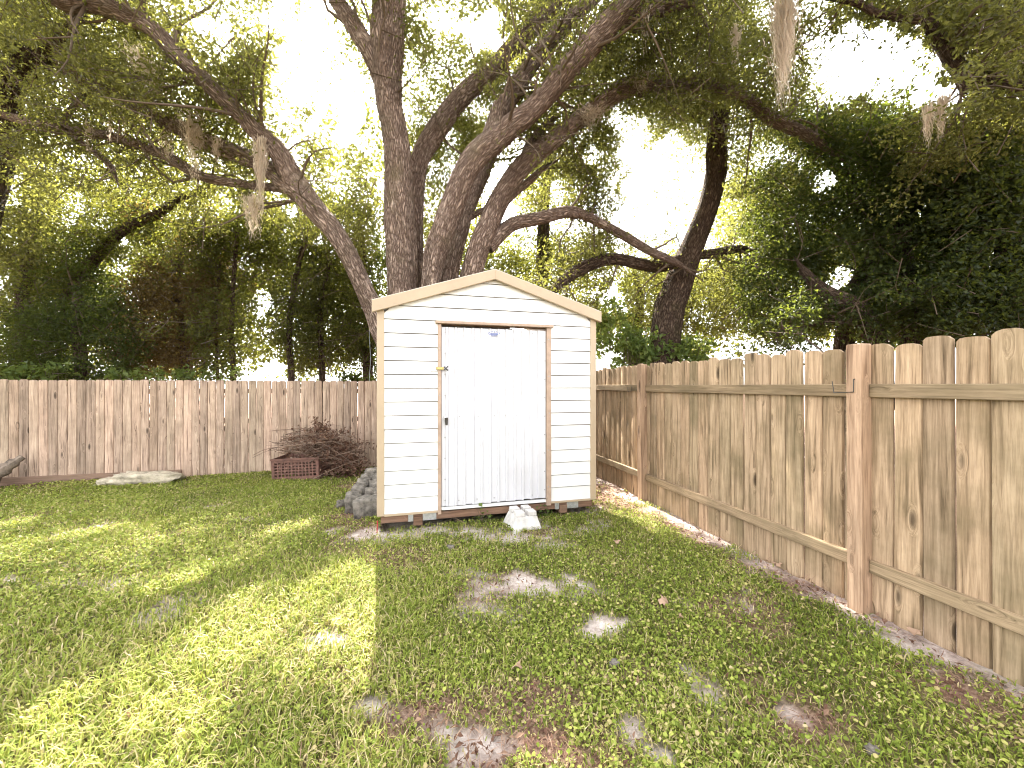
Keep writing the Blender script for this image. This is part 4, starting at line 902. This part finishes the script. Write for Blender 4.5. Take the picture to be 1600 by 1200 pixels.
# ---------------------------------------------------------------- spanish moss
def moss(px, py, w, h, d, n, label):
    g = rng; c0 = W(px, py, d); wm = w/F*d; hm = h/F*d
    Vs, Qs, tt, k0 = [], [], [], 0
    for i in range(n):
        a = g.normal(0, .33); x = a*wm; z0_ = g.uniform(-.5, .03)*hm*(g.random()**1.5); L = hm*g.uniform(.25, 1.0)*max(.25, 1-abs(a)*.9)
        L = min(L, hm + z0_ + .02); y = g.normal(0, .25)*wm; wd = g.uniform(.003, .0065)*d/6.5; m = 8
        s = np.linspace(0, 1, m); ph = g.uniform(0, 6.28, 4); am = .16*wm*np.minimum(1, s*2)
        X = x*(1-.55*s) + am*np.sin(s*9+ph[0]) + .06*wm*np.sin(s*23+ph[1]); Y = y*(1-.5*s) + am*np.sin(s*8+ph[2]); Z = z0_ - L*s
        P = np.stack([c0.x + X*CO + Y*SI, c0.y - X*SI + Y*CO, c0.z + Z], 1)
        sd = np.array([math.cos(ph[3]), math.sin(ph[3]), .3])*wd; V = np.stack([P-sd*(1.1-s[:, None]), P+sd*(1.1-s[:, None])], 1).reshape(-1, 3)
        I = np.arange(m)*2 + k0; Qs.append(np.stack([I[:-1], I[:-1]+1, I[1:]+1, I[1:]], 1)); Vs.append(V); tt.append(np.full(2*m, g.random())); k0 += 2*m
    me = mesh_np('spanish_moss', np.vstack(Vs), *quads(np.vstack(Qs)), attrs={'tint': np.concatenate(tt)})
    tag(link('spanish_moss', me, M['moss']), label, 'moss', 'moss hanging from the boughs')
moss(1224, -8, 32, 182, 5.6, 520, 'longest and thickest pale moss beard, hanging at the top right of centre')
moss(1149, 40, 15, 74, 6.8, 110, 'short moss wisp just left of the longest beard')
moss(1007, -5, 14, 90, 6.6, 100, 'thin moss wisp hanging by the crossing boughs above the shed')
moss(1003, 112, 34, 34, 7.3, 130, 'short moss fringe on the long arching bough right of the shed roof')
moss(925, 168, 40, 40, 7.4, 120, 'ragged moss on the inner part of the long arching bough')
moss(1449, 165, 14, 75, 6.0, 100, 'left strand of the moss pair under the leafy bough at right')
moss(1471, 150, 18, 72, 6.0, 150, 'right strand of the moss pair under the leafy bough at right')
moss(1436, -5, 22, 65, 5.9, 110, 'moss tuft at the top edge on the leafy bough at right')
moss(407, 215, 17, 125, 6.8, 230, 'long narrow moss tail under the fork of the left limb')
moss(395, 305, 30, 75, 7.0, 130, 'loose moss tangle just below the long narrow tail on the left limb')
moss(303, 175, 34, 115, 7.2, 230, 'wide moss curtain hanging between the two left boughs')
moss(338, 215, 14, 50, 7.2, 70, 'small moss tuft beside the wide moss curtain')
moss(193, 170, 8, 50, 7.6, 50, 'thin moss thread on the lower left bough')
moss(172, 165, 10, 60, 7.6, 50, 'faint moss wisp left of the thin thread on the lower left bough')
moss(138, 190, 12, 60, 7.9, 60, 'moss wisp on the thin bough near the left edge')
moss(235, 95, 40, 70, 6.6, 150, 'broad moss patch under the upper left limb')
moss(262, 205, 16, 60, 7.7, 80, 'moss strand left of the wide curtain on the lower left bough')
moss(215, 75, 30, 50, 6.5, 120, 'moss tuft caught on the upper left limb')

# ---------------------------------------------------------------- lawn
def in_lawn(v, u):
    return (v < 2.86) & (u < FB-.07) & ~((v > SL+.02) & (v < SR-.02) & (u > SF+.05) & (u < SB)) & (u > -1.2)
def scatter(n, rmin, rmax, half):
    th = rng.uniform(-half, half, n); r = rng.uniform(rmin, rmax, n)
    v = r*np.sin(th+YAW); u = r*np.cos(th+YAW); k = in_lawn(v, u); return v[k], u[k], r[k]
HALF = math.radians(80)
# broad small leaves of the ground cover
v, u, r = scatter(285000, .75, 11.0, HALF)
s_, l_ = sand_f(v, u), litter_f(v, u)
cover = np.clip(.78 + .35*wob(v, u, 2.3) - .35*sstep((-v*CO+u*SI-.1)/1.5)*sstep((3.6-u)/1.0), .12, 1)
k = rng.random(len(v)) < np.clip(1-1.1*s_-.92*l_, 0.0, 1)*cover; v, u, r = v[k], u[k], r[k]; n = len(v)
sz = rng.uniform(.0045, .0105, n)*(1+.10*r); hgt = rng.uniform(.004, .046, n)*rng.uniform(.5, 1, n)
nn = unit(np.stack([rng.normal(0, .5, n), rng.normal(0, .5, n), np.ones(n)], 1)); x = unit(np.cross(nn, unit(rng.normal(0, 1, (n, 3))))); y = np.cross(nn, x)
c0 = np.stack([v, u, gz(v, u)+hgt], 1)
ring = []
for a in range(6):
    t = a*math.pi/3; q = 1.0 if a else .55
    ring.append(c0 + (x*math.cos(t)*q + y*math.sin(t)*.85)*sz[:, None] + nn*(sz*(.22 if a % 3 else 0))[:, None])
V1 = np.stack(ring, 1).reshape(-1, 3); f1 = np.arange(6*n).astype(np.int32); st1 = np.arange(n)*6
patch = .5+.5*wob(v, u, 3.1)
t1 = np.repeat(np.where(rng.random(n) < .08, rng.uniform(.85, .97, n), np.clip(.30 + .25*patch + rng.normal(0, .24, n), 0, .9)), 6)
# blades
v, u, r = scatter(470000, .75, 11.0, HALF)
s_, l_ = sand_f(v, u), litter_f(v, u)
k = rng.random(len(v)) < np.clip(1-1.0*s_-.85*l_, 0.02, 1); v, u, r, s_, l_ = v[k], u[k], r[k], s_[k], l_[k]; n = len(v)
long_ = sstep((-v*CO+u*SI+.2)/1.2)*sstep((4.2-u)/1.6)
h = rng.uniform(.018, .055, n)*(1+.55*long_)*(1-.5*l_); w = rng.uniform(.0013, .0028, n)*(1+.17*r)
a = rng.uniform(0, 2*np.pi, n); le = rng.uniform(.2, 1.3, n)*h
d = np.stack([np.cos(a), np.sin(a), np.zeros(n)], 1); sd = np.stack([-np.sin(a), np.cos(a), np.zeros(n)], 1)*w[:, None]
b0 = np.stack([v, u, gz(v, u)-.004], 1); m = b0 + d*(le*.35)[:, None] + np.array([0, 0, 1])*(h*.65)[:, None]; tp = b0 + d*le[:, None] + np.array([0, 0, 1])*(h*rng.uniform(.7, 1.0, n))[:, None]
V2 = np.stack([b0-sd, b0+sd, m+sd*.8, tp, m-sd*.8], 1).reshape(-1, 3); f2 = (np.arange(n)[:, None]*5 + np.array([0, 1, 2, 4, 4, 2, 3])[None, :]).ravel() + len(V1); st2 = (np.arange(n)[:, None]*7 + np.array([0, 4])[None, :]).ravel() + len(f1)
dry = (rng.random(n) < .13+.25*l_+.2*s_+.12*long_+.18*sstep((wob(v+9, u, 3.7)-.3)/.8))
t2 = np.repeat(np.where(dry, rng.uniform(.88, 1, n), np.clip(.40+.10*long_+.12*wob(v, u, 4.1)+rng.normal(0, .22, n), 0, .85)), 5)
me = mesh_np('grass', np.vstack([V1, V2]), np.concatenate([f1, f2]), np.concatenate([st1, st2]), smooth=False, attrs={'tint': np.concatenate([t1, t2])})
tag(link('grass', me, M['grass']), 'patchy lawn of short grass and small broad-leaved weeds', 'grass', kind='stuff')
# fallen leaves and straw
v, u, r = scatter(110000, 1.1, 11, HALF); l_ = litter_f(v, u)
k = rng.random(len(v)) < np.clip(l_*.95 + .014, 0, 1); v, u = v[k], u[k]
P = np.stack([v, u, gz(v, u)+rng.uniform(.004, .02, len(v))], 1)
sl = rng.random(len(P)) < .6
o = leaves_mesh('fallen_leaves', P[~sl], .034, .22, M['dead_leaf'], None, up=5.0, droop=0.0)
o2 = leaves_mesh('fallen_straw', P[sl], .075, .022, M['dead_leaf'], None, up=3.0, droop=0.0, tint=rng.uniform(.25, 1, int(sl.sum())))
tag(o2, 'fine reddish-brown dead straw lying among the fallen leaves', 'straw', kind='stuff')
tag(o, 'small brown fallen leaves littered over the bare ground', 'leaf litter', kind='stuff')
# single large fallen leaves
def big_leaf(px, py, s, label):
    p = on_ground(px, py); bm = bmesh.new(); vs_ = []
    for i in range(14):
        t = 2*math.pi*i/14; q = s*(1.0 if i % 2 == 0 else .55)*R.uniform(.75, 1.1)
        vs_.append(bm.verts.new((q*math.cos(t), q*math.sin(t)*.8, .012*math.sin(t*2)+.3*q*R.uniform(0, .5))))
    bm.faces.new(vs_); bmesh.ops.triangulate(bm, faces=bm.faces[:]); ext = bmesh.ops.extrude_face_region(bm, geom=bm.faces[:])
    for e in ext['geom']:
        if isinstance(e, bmesh.types.BMVert): e.co.z += .002
    me = bpy.data.meshes.new('fallen_leaf'); bm.to_mesh(me); bm.free()
    at = me.attributes.new('tint', 'FLOAT', 'POINT'); at.data.foreach_set('value', np.full(len(me.vertices), .95, np.float32))
    o = link('fallen_leaf', me, M['dead_leaf']); o.location = (p.x, p.y, p.z+.035); o.rotation_euler = (R.uniform(-.3, .3), R.uniform(-.3, .3), R.uniform(0, 6))
    tag(o, label, 'leaf', 'large fallen leaves on the lawn')
big_leaf(1037, 948, .045, 'curled tan lobed leaf lying on the lawn right of the sand patches')
big_leaf(808, 1052, .035, 'pale tan leaf on the brown litter at the bottom middle')
big_leaf(1063, 972, .022, 'small pale leaf just below the curled tan leaf')
big_leaf(964, 852, .04, 'upright brown leaf on the grass below the shed corner')
big_leaf(1215, 888, .04, 'dry yellow leaf on the sand strip along the side fence')
big_leaf(1428, 995, .045, 'reddish leaf on the litter right of the near fence post')
def pebble(px, py, s, label):
    p = on_ground(px, py); o = lump('pebble', (s*1.3, s, s*.8), M['block'], px*.01, amp=.2, square=.3); o.location = (p.x, p.y, p.z+.025)
    tag(o, label, 'pebble', 'pebbles in the lawn')
pebble(960, 1043, .035, 'small white pebble in the grass right of the brown litter')
pebble(1364, 1182, .035, 'white pebble in the grass at the bottom right')
pebble(704, 859, .045, 'grey pebble in the grass before the shed door')

# weeds, twig, stake and cable round the shed
def weed(px, py, hgt_, n, label):
    p = on_ground(px, py); t = thing('weed', (p.x, p.y, p.z), label, 'weed')
    st_ = [(curve_pts([np.array(p), np.array(p)+rng.normal(0, .02, 3)+np.array([0, 0, hgt_*.5]), np.array(p)+rng.normal(0, .05, 3)+np.array([0, 0, hgt_])], 5), np.linspace(.004, .002, 5), 4) for _ in range(4)]
    tubes('stems', st_, M['twig'], t)['kind'] = 'stuff'
    P = np.array([s[0][R.randrange(2, 5)] for s in [R.choice(st_) for _ in range(n)]]) + rng.normal(0, .03, (n, 3))
    leaves_mesh('foliage', P, .05, .38, M['leaf_shrub'], t, up=2.0)['kind'] = 'stuff'
weed(752, 818, .11, 28, 'small green weed in the shadow under the shed')
weed(855, 806, .13, 60, 'leafy green weed just right of the pier block')
P = curve_pts([W(700, 806, 4.2), W(712, 810, 4.2), W(727, 818, 4.15)], 8)
o = tubes('fallen_twig', [(P, np.linspace(.008, .004, 8), 6), (curve_pts([W(704, 810, 4.2), W(702, 822, 4.1)], 4), np.linspace(.005, .003, 4), 5)], M['twig_dead']); tag(o, 'pale forked twig on the bare sand at the shed edge', 'twig')
p = on_ground(589, 831)
o = MB().cyl((0, 0, -.03), (.005, 0, .10), .006, .005, 8).cyl((.005, 0, .10), (.005, 0, .112), .008, .008, 8).build('red_stake', M['red']); o.location = p
tag(o, 'thin red stake at the left front corner of the shed', 'stake')
P = curve_pts([W(579, 470, 8.2), W(577, 520, 8.2), W(579, 560, 8.25), W(577, 600, 8.3), W(578, 660, 8.3)], 14)
o = tubes('hanging_cable', [(P, np.full(14, .006), 6)], M['cable']); tag(o, 'thin grey cable hanging down by the shed left edge', 'cable')
print('LEAVES', LEAFN, 'TRIS', sum(sum(max(0, len(p.vertices)-2) for p in o.data.polygons) if len(o.data.polygons) < 5000 else len(o.data.polygons)*2 for o in C.objects if o.type == 'MESH'))
